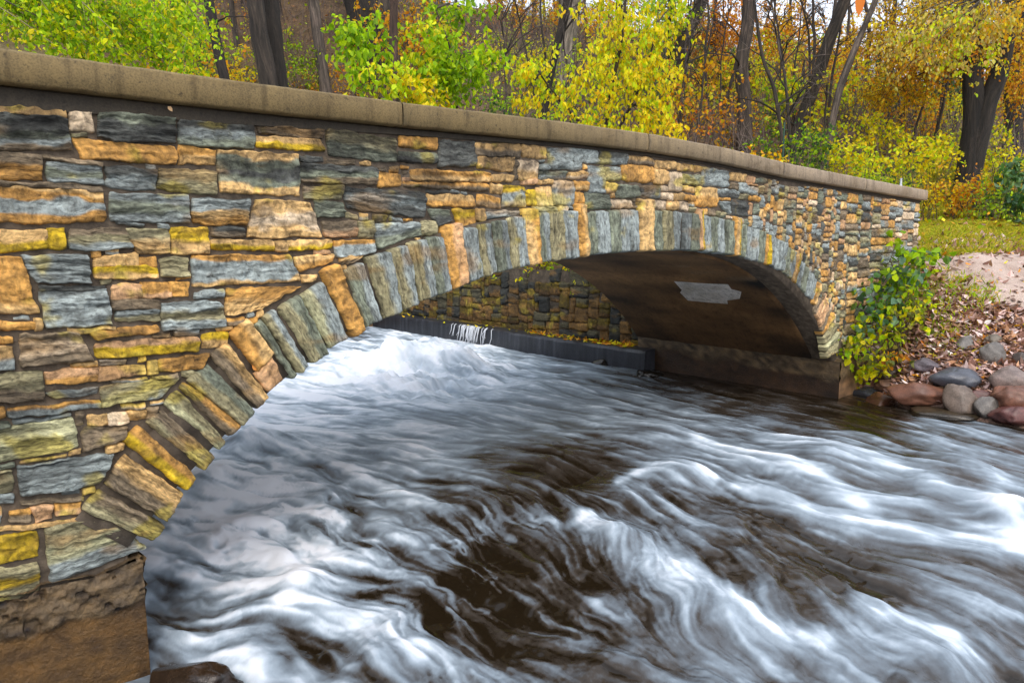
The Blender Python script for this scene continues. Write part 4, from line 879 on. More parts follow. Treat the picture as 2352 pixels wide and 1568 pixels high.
tree('tree', 'thin black trunk just left of the pale grey trunk', [(1290, 60), (1266, 160), (1252, 250)], 17, 24, DK, 6)
tree('tree', 'short dark trunk leaning right high on the slope, left of the crooked trunk', [(1618, -10), (1592, 50), (1560, 115)], 26, 30, MD, 8)
tree('tree', 'crooked brown grey trunk with a bend halfway, right of mid bridge', [(1722, -10), (1716, 70), (1701, 150), (1711, 230), (1712, 350)], 29, 25, (.055, .042, .034), 8, rough=.3, extra=[((1710, 160), (1660, 120, 24), .05)])
tree('tree', 'leaning dark brown trunk that slants up to the right above the bridge end', [(1945, -10), (1905, 90), (1872, 190), (1836, 290), (1810, 385)], 28, 25.5, MD, 8, extra=[((1830, 290), (1740, 260, 25), .04), ((1860, 215), (1780, 290, 25), .06)])
tree('sapling', 'slender grey sapling slanting right beside the leaning brown trunk', [(2012, 0), (1962, 115), (1926, 210), (1888, 400)], 15, 22.5, GY_, 6, cat='tree')
tree('sapling', 'thin forked sapling with crossing branches in front of the crooked trunk', [(1742, 80), (1752, 140), (1778, 200), (1794, 300), (1802, 390)], 8, 21, MD, 4, extra=[((1790, 270), (1690, 225, 21), .035), ((1790, 250), (1905, 190, 21), .035), ((1778, 200), (1850, 90, 21), .03)])
for a, b, lab in (((2158, 130), (2150, 330), 'left'), ((2186, 150), (2166, 335), 'middle'), ((2212, 180), (2180, 345), 'right')):
    tree('tree', f'thin dark trunk, {lab} of three just left of the big forked oak', [a, ((a[0] + b[0]) / 2 + 4, (a[1] + b[1]) / 2), b], 13, 32, DK, 7)
# the forked oak at the right, one thing with two stems
oak = tree('oak_tree', 'big black forked trunk under golden leaves at the right edge', [(2228, 40), (2233, 150), (2240, 270), (2224, 400)], 44, 22.5, DK, 7, rough=.3,
           crown=[(2090, 60, 110, 70, 24, 3000, .11, 'go'), (2200, 30, 120, 60, 22, 3000, .11, 'go+pa'), (2150, 130, 100, 50, 23, 2500, .11, 'go+og'), (2290, 90, 80, 80, 23, 2500, .11, 'go+og'), (2060, 200, 70, 40, 25, 2000, .11, 'go'), (2330, 190, 40, 60, 24, 1100, .11, 'go+og')])
mb = MB(); kb = np.array(oak.location); S = smooth_path(np.array([kb + [0, 0, .2], atd(2246, 330, 22.4), atd(2268, 240, 22.3), atd(2298, 160, 22.2), atd(2318, 60, 22), atd(2330, -60, 22), atd(2350, -300, 22)]), 40)
tube(mb, S, np.interp(np.linspace(0, 1, 40), [0, .1, .6, 1], [.29, .245, .22, .09]), 14, DK, .3, 4.); mb.build('trunk', M_bark, oak, loc=kb)
tree('tree', 'thick dark trunk cut by the top right corner', [(2362, -10), (2346, 60), (2330, 200), (2326, 380)], 36, 28, DK, 7)
# trees whose leaves hang into the picture in front of the wood
root = empty('overhanging_tree', (-2.5, 7.5, 2.9)); tag(root, 'bright green tree hanging over the left end of the coping on thin pale twigs', 'tree'); B0 = np.array([-2.5, 7.5, 2.9])
mb, ml, mt = MB(), MB(), MB(); S = smooth_path([B0 - [0, 0, .2], B0 + [.1, 0, 2], B0 + [.5, .1, 4.5], B0 + [.9, .2, 7.5]], 24); tube(mb, S, np.linspace(.2, .08, 24), 12, MD, .3, 3.)
for x0, y0, x1, y1, dd in [(-260, -330, 120, 40, 9.6), (-200, -220, 260, 70, 9.8), (-120, -180, 430, 90, 10.4), (60, -170, 390, 20, 10), (-300, -60, 120, 100, 9.6), (-150, -60, 230, 130, 10.2), (150, -200, 470, 60, 11), (20, -60, 430, 150, 11.5)]:
    a = atd(x0, y0, dd); b = atd(x1, y1, dd); limb(mt, S[14], a, .05, .022, GY_, .08, 10, 5)
    P = limb(mt, a, b, .020, .005, (.22, .20, .10), .05, 16, 4)
    for k in range(3, 16):
        for sgn in (-1, 1):
            e = P[k] + np.array([.18 * sgn * rng.random(), .25 * sgn * rng.random(), -.28 * rng.random()]); tube(mt, [P[k], .5 * (P[k] + e) + [0, 0, .03], e], [.005, .004, .002], 3, (.22, .22, .08))
            leaves(ml, P[k] + (e - P[k]) * rng.random((14, 1)) + rng.standard_normal((14, 3)) * .07, .085, 'gr+gr+yg', .55)
for x, y, rx, ry, dd, n, pal in [(60, 10, 130, 45, 10.5, 800, 'gr+yg'), (210, 30, 110, 50, 11, 800, 'gr+yg'), (340, 50, 90, 60, 12, 1000, 'gr+yg'), (420, 30, 40, 50, 12.5, 400, 'gr'), (390, 120, 60, 38, 12, 420, 'gr+yg'), (150, 60, 60, 25, 10, 300, 'gr+yg'), (250, 120, 60, 18, 11, 260, 'gr+yg'), (120, -40, 160, 60, 10.5, 900, 'gr')]:
    k = dd / FPX; s_ = spray(ml, mt, atd(x, y, dd), (rx * k, rx * k * .8, ry * k), int(n * 1.25), .082, pal, .55, tl=.5, twc=(.16, .14, .06), trad=.004)
    limb(mt, S[12], s_[0], .03, .006, GY_, .1, 10, 4)
mb.build('trunk', M_bark, root, loc=B0); ml.build('crown', M_leaf, root, smooth=False, loc=B0); mt.build('branches', M_twig, root, loc=B0)
def multi(name, label, base, stems, clumps, size, droop, col, cat='tree'):
    root = empty(name, base); tag(root, label, cat); mb, ml, mt = MB(), MB(), MB(); base = np.asarray(base, float); ends = []
    for q, r in stems:
        P = smooth_path([base + rng.standard_normal(3) * [.1, .1, 0] - [0, 0, .1]] + [atd(*w_) for w_ in q], 22); tube(mb, P, np.linspace(r, r * .4, 22), 7, col, .15, rng.random() * 9); ends += list(P[6:])
    ends = np.array(ends)
    for x, y, rx, ry, dd, n, pal in clumps:
        k = dd / FPX; c = atd(x, y, dd); s_ = spray(ml, mt, c, (rx * k, rx * k, ry * k), int(n * (1.25 if size > .12 else .95)), size, pal, droop, tl=min(.8, .5 * rx * k + .15), twc=tuple(np.array(col) * 1.2), trad=.005)
        for _ in range(2): limb(mt, ends[np.argmin(np.linalg.norm(ends - c, axis=1))], s_[rng.integers(len(s_))], .02, .006, col, .1, 9, 4)
    mb.build('trunk', M_bark, root, loc=base); ml.build('crown', M_leaf, root, smooth=False, loc=base); mt.build('branches', M_twig, root, loc=base); return root
multi('linden_sapling', 'green sapling with big heart shaped leaves turning yellow low down, over mid coping', (12.9, 10.3, 2.1),
      [([(1010, 300, 19), (900, 180, 17), (800, 60, 16.5)], .06), ([(1050, 260, 18.5), (1040, 120, 17), (1000, 20, 17)], .05), ([(1000, 320, 18), (850, 210, 16)], .04)],
      [(830, 90, 60, 55, 16.5, 300, 'gr'), (800, 60, 40, 30, 16.5, 90, 'gr'), (860, 180, 50, 35, 16, 190, 'gr+yg'), (990, 90, 60, 50, 17, 260, 'gr+yg'), (1050, 130, 70, 55, 17, 420, 'gr'), (960, 150, 50, 40, 17, 190, 'gr+yg'), (950, 200, 45, 35, 16.5, 230, 'ye+yg'), (1000, 215, 40, 25, 17, 150, 'yg+ye'), (1110, 120, 40, 35, 17, 130, 'yg+gr'), (1060, 190, 50, 35, 17, 160, 'gr'), (1010, 20, 60, 20, 17.5, 110, 'gr'), (1090, 15, 40, 20, 17.5, 70, 'gr')], .155, .62, (.06, .045, .03))
multi('yellow_leaved_tree', 'small tree full of hanging yellow oval leaves behind mid coping', (13.6, 8.2, 2.3),
      [([(1390, 330, 17.5), (1400, 220, 17), (1430, 90, 16.5), (1440, -40, 16.5)], .07), ([(1370, 320, 17.5), (1290, 240, 17), (1240, 170, 16.5)], .05), ([(1420, 300, 17), (1480, 180, 16.5), (1510, 60, 16.5)], .05)],
      [(1460, 60, 90, 70, 16.8, 900, 'ye+yg'), (1400, 140, 70, 60, 16.6, 620, 'ye+yg'), (1500, 150, 60, 70, 16.4, 620, 'ye+yg'), (1440, 220, 80, 50, 16.4, 620, 'ye+ye+yg'), (1330, 200, 60, 50, 16.4, 330, 'yg+ye'), (1240, 190, 60, 50, 16.4, 300, 'yg+ye'), (1200, 170, 45, 45, 16.6, 170, 'yg'), (1270, 130, 40, 40, 17, 100, 'yg'), (1500, 260, 60, 40, 16, 330, 'ye+yg'), (1540, 290, 40, 25, 15.6, 120, 'ye'), (1350, 270, 40, 25, 16, 110, 'yg+ye'), (1520, 20, 60, 40, 17, 330, 'yg+gr'), (1380, 20, 60, 40, 17, 200, 'ye+yg'), (1430, 290, 60, 18, 16, 150, 'ye+yg'), (1200, 230, 40, 25, 16.4, 90, 'yg+ye')], .112, .75, (.045, .035, .028))
multi('gold_leaved_sapling', 'pale gold leaves drooping from thin twigs in front of the forked oak', (20.5, -3.6, 2.2),
      [([(2520, 260, 17), (2430, 60, 16), (2300, -20, 16)], .05), ([(2480, 200, 16.5), (2380, 20, 16)], .04)],
      [(2180, 60, 90, 40, 16, 495, 'pa+yg'), (2120, 110, 60, 35, 16, 285, 'pa+go'), (2260, 60, 70, 50, 16, 495, 'pa+go'), (2230, 120, 60, 35, 16, 345, 'pa+yg'), (2080, 60, 50, 35, 16.5, 165, 'pa+ye'), (2320, 40, 50, 60, 16, 390, 'go+pa'), (2040, 120, 30, 40, 17, 90, 'pa')], .095, .7, (.06, .05, .04))
# orange and yellow trees up the slope: trunk and crown each
for px, py, rx, ry, dd, n, pal, lab in [
    (1640, 60, 90, 60, 34, 1900, 'og', 'orange crowned tree high on the slope left of the crooked trunk'), (1800, 60, 80, 60, 38, 1500, 'og+go', 'orange tree with sky showing through behind the leaning trunk'),
    (1610, 170, 60, 50, 31, 900, 'og+go', 'rusty orange low tree below the tallest orange crown'), (1720, 170, 60, 40, 29, 800, 'ye+yg', 'yellow small tree around the bend of the crooked trunk'),
    (1880, 150, 70, 60, 36, 1300, 'og+go', 'orange gold tree between the leaning trunk and the crooked one'), (1960, 230, 60, 50, 34, 1000, 'go+ye', 'golden tree behind the slender grey sapling'),
    (2020, 110, 60, 70, 38, 1300, 'og+go', 'orange brown tree left of the oak crown'), (2090, 240, 70, 60, 33, 1300, 'go', 'deep gold tree standing behind the three thin trunks'),
    (2310, 290, 70, 60, 36, 1300, 'go+og', 'golden tree far off right of the oak trunk'), (2320, 160, 60, 70, 40, 1100, 'og+br', 'russet tree far off at the right edge'),
    (1540, 40, 50, 60, 30, 800, 'gr+yg', 'green crowned tree behind the yellow leaved tree'), (1000, 60, 90, 30, 40, 700, 'ye+og', 'dull yellow low tree far up the brown slope'),
    (720, 60, 90, 60, 36, 900, 'ye+ol', 'yellow olive tree on the slope between the bare trunks'), (560, 60, 80, 60, 34, 1000, 'ye+og', 'tawny yellow tree behind the leftmost bare trunks'),
    (300, 60, 150, 60, 30, 1800, 'yg+gr', 'yellow green tree far behind the left coping'), (90, 80, 140, 60, 28, 1600, 'yg+ye', 'yellow green tree behind the far left of the coping'),
    (1150, 40, 80, 50, 44, 700, 'og+ol', 'dull orange tree far up the slope above the green sapling'), (2230, 220, 60, 50, 40, 900, 'ye+go', 'yellow tree showing through the fork of the oak'),
    (1560, 110, 60, 60, 42, 1100, 'og+ye', 'orange yellow tree far behind the short leaning trunk'), (1840, 280, 70, 50, 32, 1100, 'yg+ye', 'lime yellow tree glowing between the crooked and leaning trunks'),
    (1760, 130, 90, 50, 46, 1200, 'og+br', 'russet tree farthest up between the crooked and leaning trunks'), (1950, 100, 60, 60, 44, 1000, 'ye+og', 'yellow orange tree far behind the top of the slender grey sapling'),
    (1640, 200, 60, 40, 38, 800, 'go+og', 'gold tree low behind the purple brush'), (2070, 330, 60, 40, 30, 800, 'ye+go', 'yellow low tree below the deep gold tree'), (2340, 350, 50, 50, 32, 700, 'go+ye', 'gold tree low at the right edge beyond the oak'),
    (1250, 40, 80, 60, 52, 900, 'br+og', 'brown orange tree farthest up the slope left of the pale grey trunk'), (1400, 10, 90, 60, 50, 900, 'ol+yg', 'olive green tree far up behind the yellow leaved tree'), (1180, 100, 70, 40, 46, 600, 'ye+br', 'dull yellow shrubby tree on the brown slope'),
    (650, 20, 60, 50, 44, 600, 'og+br', 'rust tree far up behind the close pair of trunks'), (460, 110, 60, 60, 30, 700, 'yg+ol', 'olive yellow tree left of the leftmost bare trunk')]:
    k = dd / FPX; c = atd(px, py, dd); b = np.array([c[0], c[1], float(Hgt(c[0], c[1])) - .1]); root = empty('tree', b); tag(root, lab, 'tree')
    mb, ml, mt = MB(), MB(), MB(); top = np.array([c[0], c[1], max(c[2] + ry * k * .6, b[2] + 2)]); S = limb(mb, b, top, .10 + .05 * rng.random(), .03, MD, .05, 14, 8)
    s_ = spray(ml, mt, c, (rx * k, rx * k, ry * k), int(n * 1.7), .12 if dd < 32 else .15, pal, .5, far=True, tl=.9, twc=MD, trad=.010)
    for q in s_[:9]: limb(mt, S[rng.integers(5, 12)], q, .03, .008, MD, .1, 8, 4)
    mb.build('trunk', M_bark, root, loc=b); ml.build('crown', M_leaf, root, smooth=False, loc=b); mt.build('branches', M_twig, root, loc=b)
# bare trunks of the wood on the hillside: nothing tells them apart
proto = []
for i in range(5):
    mb = MB(); H_ = 9 + 3 * rng.random(); S = limb(mb, (0, 0, -.3), (rng.standard_normal() * .9, rng.standard_normal() * .9, H_), .11, .025, (.065, .052, .045), .05, 18, 7); tips = []
    for _ in range(9): branch_out(mb, S[rng.integers(6, 17)], unit(np.array([rng.standard_normal(), rng.standard_normal(), .7])), 1.5 + rng.random() * 1.5, .045, (.065, .052, .045), 1, tips, 4)
    mt = MB()
    for tpt in tips:
        for _ in range(4): e = tpt + rng.standard_normal(3) * .5; tube(mt, [tpt, e], [.010, .004], 3, (.13, .10, .085))
    T = np.array(tips); ml = MB(); T = T[rng.integers(0, len(T), 620)] + rng.standard_normal((620, 3)) * .5; leaves(ml, T, .15, ['og+br', 'ye+go', 'og+go', 'br+ol', 'ye+og'][i], far=True)
    proto.append((mb, mt, ml))
k = 0; meshes = []
for i, (mb, mt, ml) in enumerate(proto):
    meshes.append(None)
while k < 55:
    px, dd = rng.uniform(380, 2380), rng.uniform(29, 62)
    b = base_at(px, 300, dd)
    if b[1] < 13 and b[0] < 14: continue
    if px > 1650 and dd < 36: continue
    i = k % 5; root = empty('woodland_tree', b); root.rotation_euler[2] = rng.uniform(0, 6.28); s_ = rng.uniform(.75, 1.25); root.scale = (s_, s_, s_)
    tag(root, 'thin grey brown bare tree in the wood on the leaf covered slope', 'tree', 'bare trees of the wood on the slope')
    if meshes[i] is None:
        mb, mt, ml = proto[i]; meshes[i] = [mb.build('trunk', M_bark, root), mt.build('branches', M_twig, root), ml.build('crown', M_leaf, root, smooth=False)]
    else:
        for o_ in meshes[i]: c_ = o_.copy(); COL.objects.link(c_); c_.parent = root
    k += 1
k = 0
while k < 30:
    px, dd = rng.uniform(1150, 2200), rng.uniform(21, 31); b = base_at(px, 300, dd)
    if (b[1] < 14.6 and b[0] < 14) or (px > 1950 and dd < 25): continue
    root = empty('sapling', b); root.rotation_euler = (rng.uniform(-.16, .16), rng.uniform(-.16, .16), rng.uniform(0, 6.28)); s_ = rng.uniform(.38, .6); root.scale = (s_, s_, s_ * 1.25)
    tag(root, 'slim dark sapling with fine bare branches in the undergrowth', 'tree', 'slim saplings in the undergrowth')
    for o_ in meshes[k % 5][:2]: c_ = o_.copy(); COL.objects.link(c_); c_.parent = root
    k += 1
# shrubs
def shrub(label, px, py, rx, ry, dd, n, size, pal, name='shrub', droop=.4, stems=9, col=(.09, .06, .045), at=None):
    k = dd / FPX; c = atd(px, py, dd) if at is None else np.asarray(at, float); b = np.array([c[0], c[1], float(Hgt(c[0], c[1])) - .05]); root = empty(name, b); tag(root, label, 'shrub')
    ml, mt = MB(), MB(); s_ = spray(ml, mt, c, (rx * k, rx * k, ry * k), n, size, pal, droop, far=size * FPX / dd < 11, tl=.5, twc=col, trad=.005)
    for q in s_[:stems]: limb(mt, b + rng.standard_normal(3) * [.12, .12, 0], q, .014, .005, col, .12, 8, 4)
    ml.build('foliage', M_leaf, root, smooth=False, loc=b); mt.build('stems', M_twig, root, loc=b); return root
for a in [('green leafy shrub at the foot of the leaning brown trunk', 1850, 345, 50, 50, 21, 700, .12, 'gr+dg'), ('yellow shrub right of the slender grey sapling', 1960, 350, 60, 45, 21, 800, .12, 'ye+yg'), ('yellow green shrub behind the thin forked sapling', 1795, 230, 45, 60, 27, 800, .15, 'yg+gr'),
          ('olive green shrub at the foot of the crooked trunk', 1770, 330, 50, 45, 21.5, 600, .11, 'dg+ol+gr'), ('yellow shrub below the big forked oak', 2110, 360, 70, 50, 22, 1100, .13, 'ye+yg'), ('dark green mixed shrub behind the end of the coping', 2040, 410, 60, 40, 19, 700, .10, 'ol+yg+dg'),
          ('orange yellow shrub beside the grass at the right', 2200, 440, 55, 36, 20.5, 800, .12, 'go+og'), ('broad leaved dark green shrub at the right edge', 2325, 440, 55, 50, 20, 500, .20, 'be+dg'), ('yellow shrub right of the oak trunk', 2300, 365, 60, 45, 23, 900, .12, 'ye+yg'),
          ('green shrub between the orange shrub and the dark green one', 2270, 470, 40, 40, 19.5, 500, .10, 'gr+ol'), ('tawny shrub just beyond the end of the bridge', 2140, 420, 40, 45, 20, 500, .10, 'ye+ol+go'), ('yellow shrub at the foot of the three thin trunks', 2160, 340, 50, 40, 26, 700, .14, 'ye+yg'),
          ('red leaved low shrub behind mid coping', 1625, 285, 45, 30, 19, 130, .10, 're+og+br'), ('green shrub behind the twin trunks', 690, 150, 60, 60, 27, 800, .12, 'gr+ol'), ('yellow small shrub between the leftmost trunk and the pair', 560, 175, 30, 30, 24, 240, .12, 'ye'),
          ('green shrub in front of the brown slope below the green sapling', 1140, 235, 50, 30, 20, 350, .10, 'gr+dg'), ('orange shrub just above the coping right of the crooked trunk', 1745, 370, 40, 26, 18.5, 200, .12, 'og+ye'), ('yellow shrub right below the sapling leaves', 2010, 300, 60, 40, 25, 800, .14, 'ye+yg'), ('green bush right behind the coping end', 1990, 400, 40, 30, 18.6, 400, .09, 'gr+yg'), ('olive shrub under the golden far trees', 2250, 310, 60, 40, 27, 600, .14, 'ol+yg')]:
    shrub(*a)
for x, y, lab in [(12.75, 5.3, 'ferny green plant on the mossy wall nearest the vault'), (12.7, 6.3, 'yellow green plant on the mossy wall, second from the vault'), (12.75, 7.4, 'leafy plant on the mossy wall with yellow leaves, third from the vault'), (12.7, 8.8, 'green plant on the mossy wall farthest from the vault')]:
    shrub(lab, 0, 0, 420, 300, 2.2, 330, .11, 'gr+yg+ye', 'wall_plant', .2, 6, at=(x, y, 2.55))
# undergrowth shrubs all over the slope, alike but for their colour
up_ = [('ye+yg', 'yellow leaved undergrowth shrub on the wooded slope'), ('go+og', 'orange gold undergrowth shrub on the wooded slope'), ('yg+gr', 'yellow green undergrowth shrub on the wooded slope'), ('ol+dg', 'olive undergrowth shrub on the wooded slope')]
ub = []
for i in range(8):
    ml, mt = MB(), MB(); s_ = spray(ml, mt, (0, 0, 1.1), (1.3, 1.3, .95), 520, .13, up_[i % 4][0], .4, far=True, tl=.6, twc=(.06, .045, .035), trad=.007)
    for q in s_[:8]: limb(mt, rng.standard_normal(3) * [.15, .15, 0] - [0, 0, .1], q, .016, .006, (.06, .045, .035), .12, 7, 4)
    ub.append([ml, mt, None])
k = 0
while k < 110:
    px, dd = rng.uniform(380, 2380), rng.uniform(24, 50); b = base_at(px, 300, dd)
    if (b[1] < 14.6 and b[0] < 14) or (px > 1950 and dd < 27): continue
    i = int(rng.choice(8, p=[.17, .16, .11, .06] * 2)); root = empty('undergrowth_shrub', b); root.rotation_euler[2] = rng.uniform(0, 6.28); s_ = rng.uniform(.7, 1.5); root.scale = (s_, s_, s_ * rng.uniform(.8, 1.2))
    tag(root, up_[i % 4][1], 'shrub', ['yellow', 'orange gold', 'yellow green', 'olive'][i % 4] + ' undergrowth shrubs on the slope')
    if ub[i][2] is None: ub[i][2] = [ub[i][0].build('foliage', M_leaf, root, smooth=False), ub[i][1].build('stems', M_twig, root)]
    else:
        for o_ in ub[i][2]: c_ = o_.copy(); COL.objects.link(c_); c_.parent = root
    k += 1
# brush and litter on the slope
mb = MB(); cnt = 0
while cnt < 2600:
    px, dd = rng.uniform(400, 2380), rng.uniform(18, 46); b = base_at(px, 300, dd)
    if (b[0] < 12.8 and b[1] < 14.4): continue
    if px > 1900 and dd < 24: continue
    for _ in range(3):
        e = b + np.array([rng.standard_normal() * .5, rng.standard_normal() * .5, .6 + 1.6 * rng.random()]); m_ = .5 * (b + e) + rng.standard_normal(3) * .15
        c = np.array([(.13, .095, .085), (.10, .07, .06), (.17, .13, .11)][rng.integers(3)]); tube(mb, [b, m_, e], [.011, .008, .003], 3, c)
        for _ in range(2): tube(mb, [m_, m_ + rng.standard_normal(3) * [.35, .35, .3] + [0, 0, .2]], [.006, .002], 3, c)
    cnt += 1
tag(mb.build('underbrush', M_twig), kind='stuff')
ml = MB(); P = []
px = rng.uniform(300, 2400, 26000); dd = rng.uniform(17, 55, 26000); v = np.stack([px - CX, np.full(26000, CY - 300), np.full(26000, FPX)], 1) @ RM.T; Q = CAM + v * (dd / FPX)[:, None]
okk = ~((Q[:, 0] < 12.8) & (Q[:, 1] < 14.4)); Q = Q[okk]; Q[:, 2] = Hgt(Q[:, 0], Q[:, 1]) + .02 + .25 * rng.random(len(Q)) ** 3
leaves(ml, Q[: len(Q) // 2], .14, 'br', flat=.5, far=True); leaves(ml, Q[len(Q) // 2: len(Q) * 4 // 5], .14, 'ye+og', flat=.5, far=True); leaves(ml, Q[len(Q) * 4 // 5:], .16, 'ol+gr', flat=.9, far=True)
tag(ml.build('hillside_leaf_litter', M_litter, smooth=False), kind='stuff')
# grass beyond the path and at the bank
def grass(name, P, h, pal, wd=.008):
    n = len(P); d = unit(np.stack([rng.standard_normal(n) * .45, rng.standard_normal(n) * .45, np.ones(n)], 1)); H_ = h * (.5 + .8 * rng.random((n, 1))); s_ = unit(np.cross(d, rng.standard_normal((n, 3)))) * wd
    b = rng.standard_normal((n, 3)) * [.3, .3, 0] * H_; V = np.stack([P - s_, P + s_, P + d * H_ * .6 + s_ * .7 + b * .3, P + d * H_ + b - [0, 0, .1] * H_], 1)
    V[:, 3] = P + d * H_ * .95 + b; ml = MB(); i = np.arange(n)[:, None] * 4; ml.add(V.reshape(-1, 3), i + np.array([[0, 1, 2, 3]]), None, np.repeat(pick(pal, n), 4, 0)); return tag(ml.build(name, M_leaf, smooth=False), kind='stuff')
LP['gs'] = [(.40, .42, .02), (.50, .42, .03), (.28, .38, .015), (.54, .42, .06)]
n = 52000; px = rng.uniform(2105, 2420, n); v = np.stack([px - CX, np.full(n, CY - 540), np.full(n, FPX)], 1) @ RM.T; dd = rng.uniform(11.5, 26, n); Q = CAM + v * (dd / FPX)[:, None]; Q[:, 2] = Hgt(Q[:, 0], Q[:, 1])
on_path = np.array([False] * n); u_, w__, _ = proj(Q); on_path = (w__ > np.interp(u_, [2128, 2170, 2240, 2352, 2500], [594, 590, 584, 580, 578])) ; Q = Q[~on_path]
grass('grass', Q, .13, 'gs', .011)
# ================================================================ RIGHT BANK: BOULDERS, LEAVES, VINE
def rock_material():
    m, n, p, l = newmat('river boulder'); o = objco(n)
    a = noise(n, mapped(n, o, (4, 4, 4)), 1., 6, .65, .6); b = noise(n, mapped(n, o, (60, 60, 60)), 1., 4, .7)
    c = mul(n, attr(n, 'Col'), ramp(n, a, [(.3, (.55, .52, .5)), (.5, (1, 1, 1)), (.72, (1.35, 1.3, 1.28))])); c = mul(n, c, ramp(n, b, [(.3, .6), (.52, 1.), (.72, 1.5)]))
    l.new(c, p.inputs['Base Color']); l.new(attr(n, 'rough', 'Fac'), p.inputs['Roughness']); bump(n, p, b, .35, .012); return m
M_rock = rock_material()
def boulder(name, label, px, py, wpx, hpx, col, d=None, flat=1., wet=0., deep=.8, sink=.12, cat='boulder', hit=None):
    p, dd = ground_hit(px, py + hpx * .25, 6, 40) if hit is None else (np.asarray(hit, float), (np.asarray(hit) - CAM) @ RM[:, 2])
    k = dd / FPX; rx, rz = wpx / 2 * k * 1.14, hpx / 2 * k * 1.3; ry = rx * deep
    nu, nv = 40, 24; th = np.linspace(0, 2 * math.pi, nu + 1)[:-1]; ph = np.linspace(0, math.pi, nv); T, P = np.meshgrid(th, ph)
    X, Y, Z_ = np.sin(P) * np.cos(T), np.sin(P) * np.sin(T), np.cos(P); sd = rng.random() * 90
    r = 1 + .28 * vnoise(X * 1.1 + sd, Y * 1.1, Z_ * 1.1 + sd) + .15 * vnoise(X * 2.6 + sd, Y * 2.6, Z_ * 2.6) + .06 * vnoise(X * 6 + sd, Y * 6, Z_ * 6) + .02 * vnoise(X * 15 + sd, Y * 15, Z_ * 15)
    D = unit(rng.standard_normal((13, 3)))                          # a few worn facets
    V = np.stack([X * r, Y * r, Z_ * r], -1)
    for dd_ in D:
        s_ = V @ dd_; lim = .74; V = V - np.where(s_ > lim, (s_ - lim) * .75, 0)[..., None] * dd_
    V[..., 2] = np.where(V[..., 2] < -.5, -.5 + (V[..., 2] + .5) * .5, V[..., 2])
    V = V * np.array([rx, ry, rz]); a = math.atan2(_r[1], _r[0]) + rng.uniform(-.3, .3); ca, sa = math.cos(a), math.sin(a)
    V = np.stack([V[..., 0] * ca - V[..., 1] * sa, V[..., 0] * sa + V[..., 1] * ca, V[..., 2]], -1)
    c0 = p + np.array([0, 0, rz * (.42 - sink)])
    C = .55 * np.array(col)[None, None] * (1 + .35 * fbm(X * 2 + sd, Y * 2 + Z_, sd, 3))[..., None]; zw = V[..., 2] + c0[2]; dk = sst(.16, .03, zw - float(lvl(np.array(c0[0]), np.array(c0[1]))) + .05 * vnoise(X * 3 + sd, Y * 3, Z_)); C = C * (1 - .55 * dk)[..., None]; w_ = np.maximum(wet * np.ones_like(X), dk * .8)
    i = np.arange((nv - 1) * nu); q = i // nu * nu; b = i % nu; Q = np.stack([q + b, q + nu + b, q + nu + (b + 1) % nu, q + (b + 1) % nu], 1)
    o = mk(name, V.reshape(-1, 3), Q, M_rock, None, np.clip(C.reshape(-1, 3), .004, .9), attrs={'rough': np.interp(w_.ravel(), [0, 1], [.5, .16])}); o.location = c0
    return tag(o, label, cat)
def z6(x, y): return (2600 + x / 1.5722) / 4096 * 2352, (800 + y / 1.5722) / 4096 * 2352
RED, GRYB, GRY, BLU, DKR = (.30, .135, .085), (.26, .20, .16), (.24, .22, .20), (.13, .145, .18), (.19, .075, .065)
for x, y, w_, h, c, wet, lab in [
    (1300, 1215, 110, 70, (.26, .13, .06), .5, 'small orange brown boulder closest to the bridge footing'), (1405, 1218, 210, 85, BLU, .8, 'flat blue grey wet boulder beside the small orange brown one'), (1470, 1280, 270, 110, (.27, .12, .07), .8, 'wet rust red boulder lapped by the water, with a pale blue sheen'),
    (1500, 1165, 160, 75, (.27, .15, .10), .1, 'brown red boulder behind the flat blue grey one'), (1690, 1215, 320, 150, RED, .2, 'largest brick red boulder on the shore'), (1935, 1115, 270, 145, BLU, .5, 'angular dark slate blue boulder above the speckled grey one'),
    (1955, 1270, 225, 165, GRYB, .1, 'round speckled grey brown boulder on the shore'), (2080, 1240, 110, 100, DKR, .2, 'small dark red boulder wedged right of the speckled grey one'), (2245, 1135, 200, 165, (.33, .25, .22), 0, 'rounded pinkish grey boulder at the right edge'),
    (2290, 1245, 260, 150, RED, .1, 'brick red boulder below the pinkish grey one'), (2290, 1350, 260, 130, (.22, .085, .075), .3, 'dark maroon boulder at the water, lowest at the right edge'), (2120, 1310, 130, 140, GRY, .3, 'grey slanted slab between the speckled boulder and the maroon one'),
    (1820, 1335, 400, 60, (.10, .075, .045), .9, 'flat wet brown slab at the waterline littered with leaves'), (1990, 900, 120, 75, GRY, 0, 'small pale grey stone high among the fallen leaves'), (2155, 975, 150, 140, GRY, 0, 'grey round boulder among the leaves behind the slate blue one'),
    (2160, 875, 100, 70, (.24, .20, .15), 0, 'small tan grey stone highest up the bank'), (1545, 985, 110, 90, (.20, .16, .16), 0, 'dark grey stone under the trailing ivy'), (1520, 1090, 180, 110, (.10, .065, .045), .3, 'dark brown boulder in shade below the ivy'), (1730, 1040, 190, 70, (.22, .19, .22), .1, 'flat mauve grey stone half covered by leaves'),
    (1475, 1020, 70, 55, (.06, .06, .07), .3, 'small black stone beneath the yellow ivy leaves'), (2330, 1000, 90, 90, (.12, .09, .075), 0, 'dark brown stone at the right edge behind the pinkish grey one'), (1180, 1225, 60, 24, (.05, .04, .03), .9, 'small dark wet stone in the water at the footing corner')]:
    a, b = z6(x, y); boulder('boulder', lab, a, b, w_ / 1.5722 / 1.7415, h / 1.5722 / 1.7415, c, wet=wet)
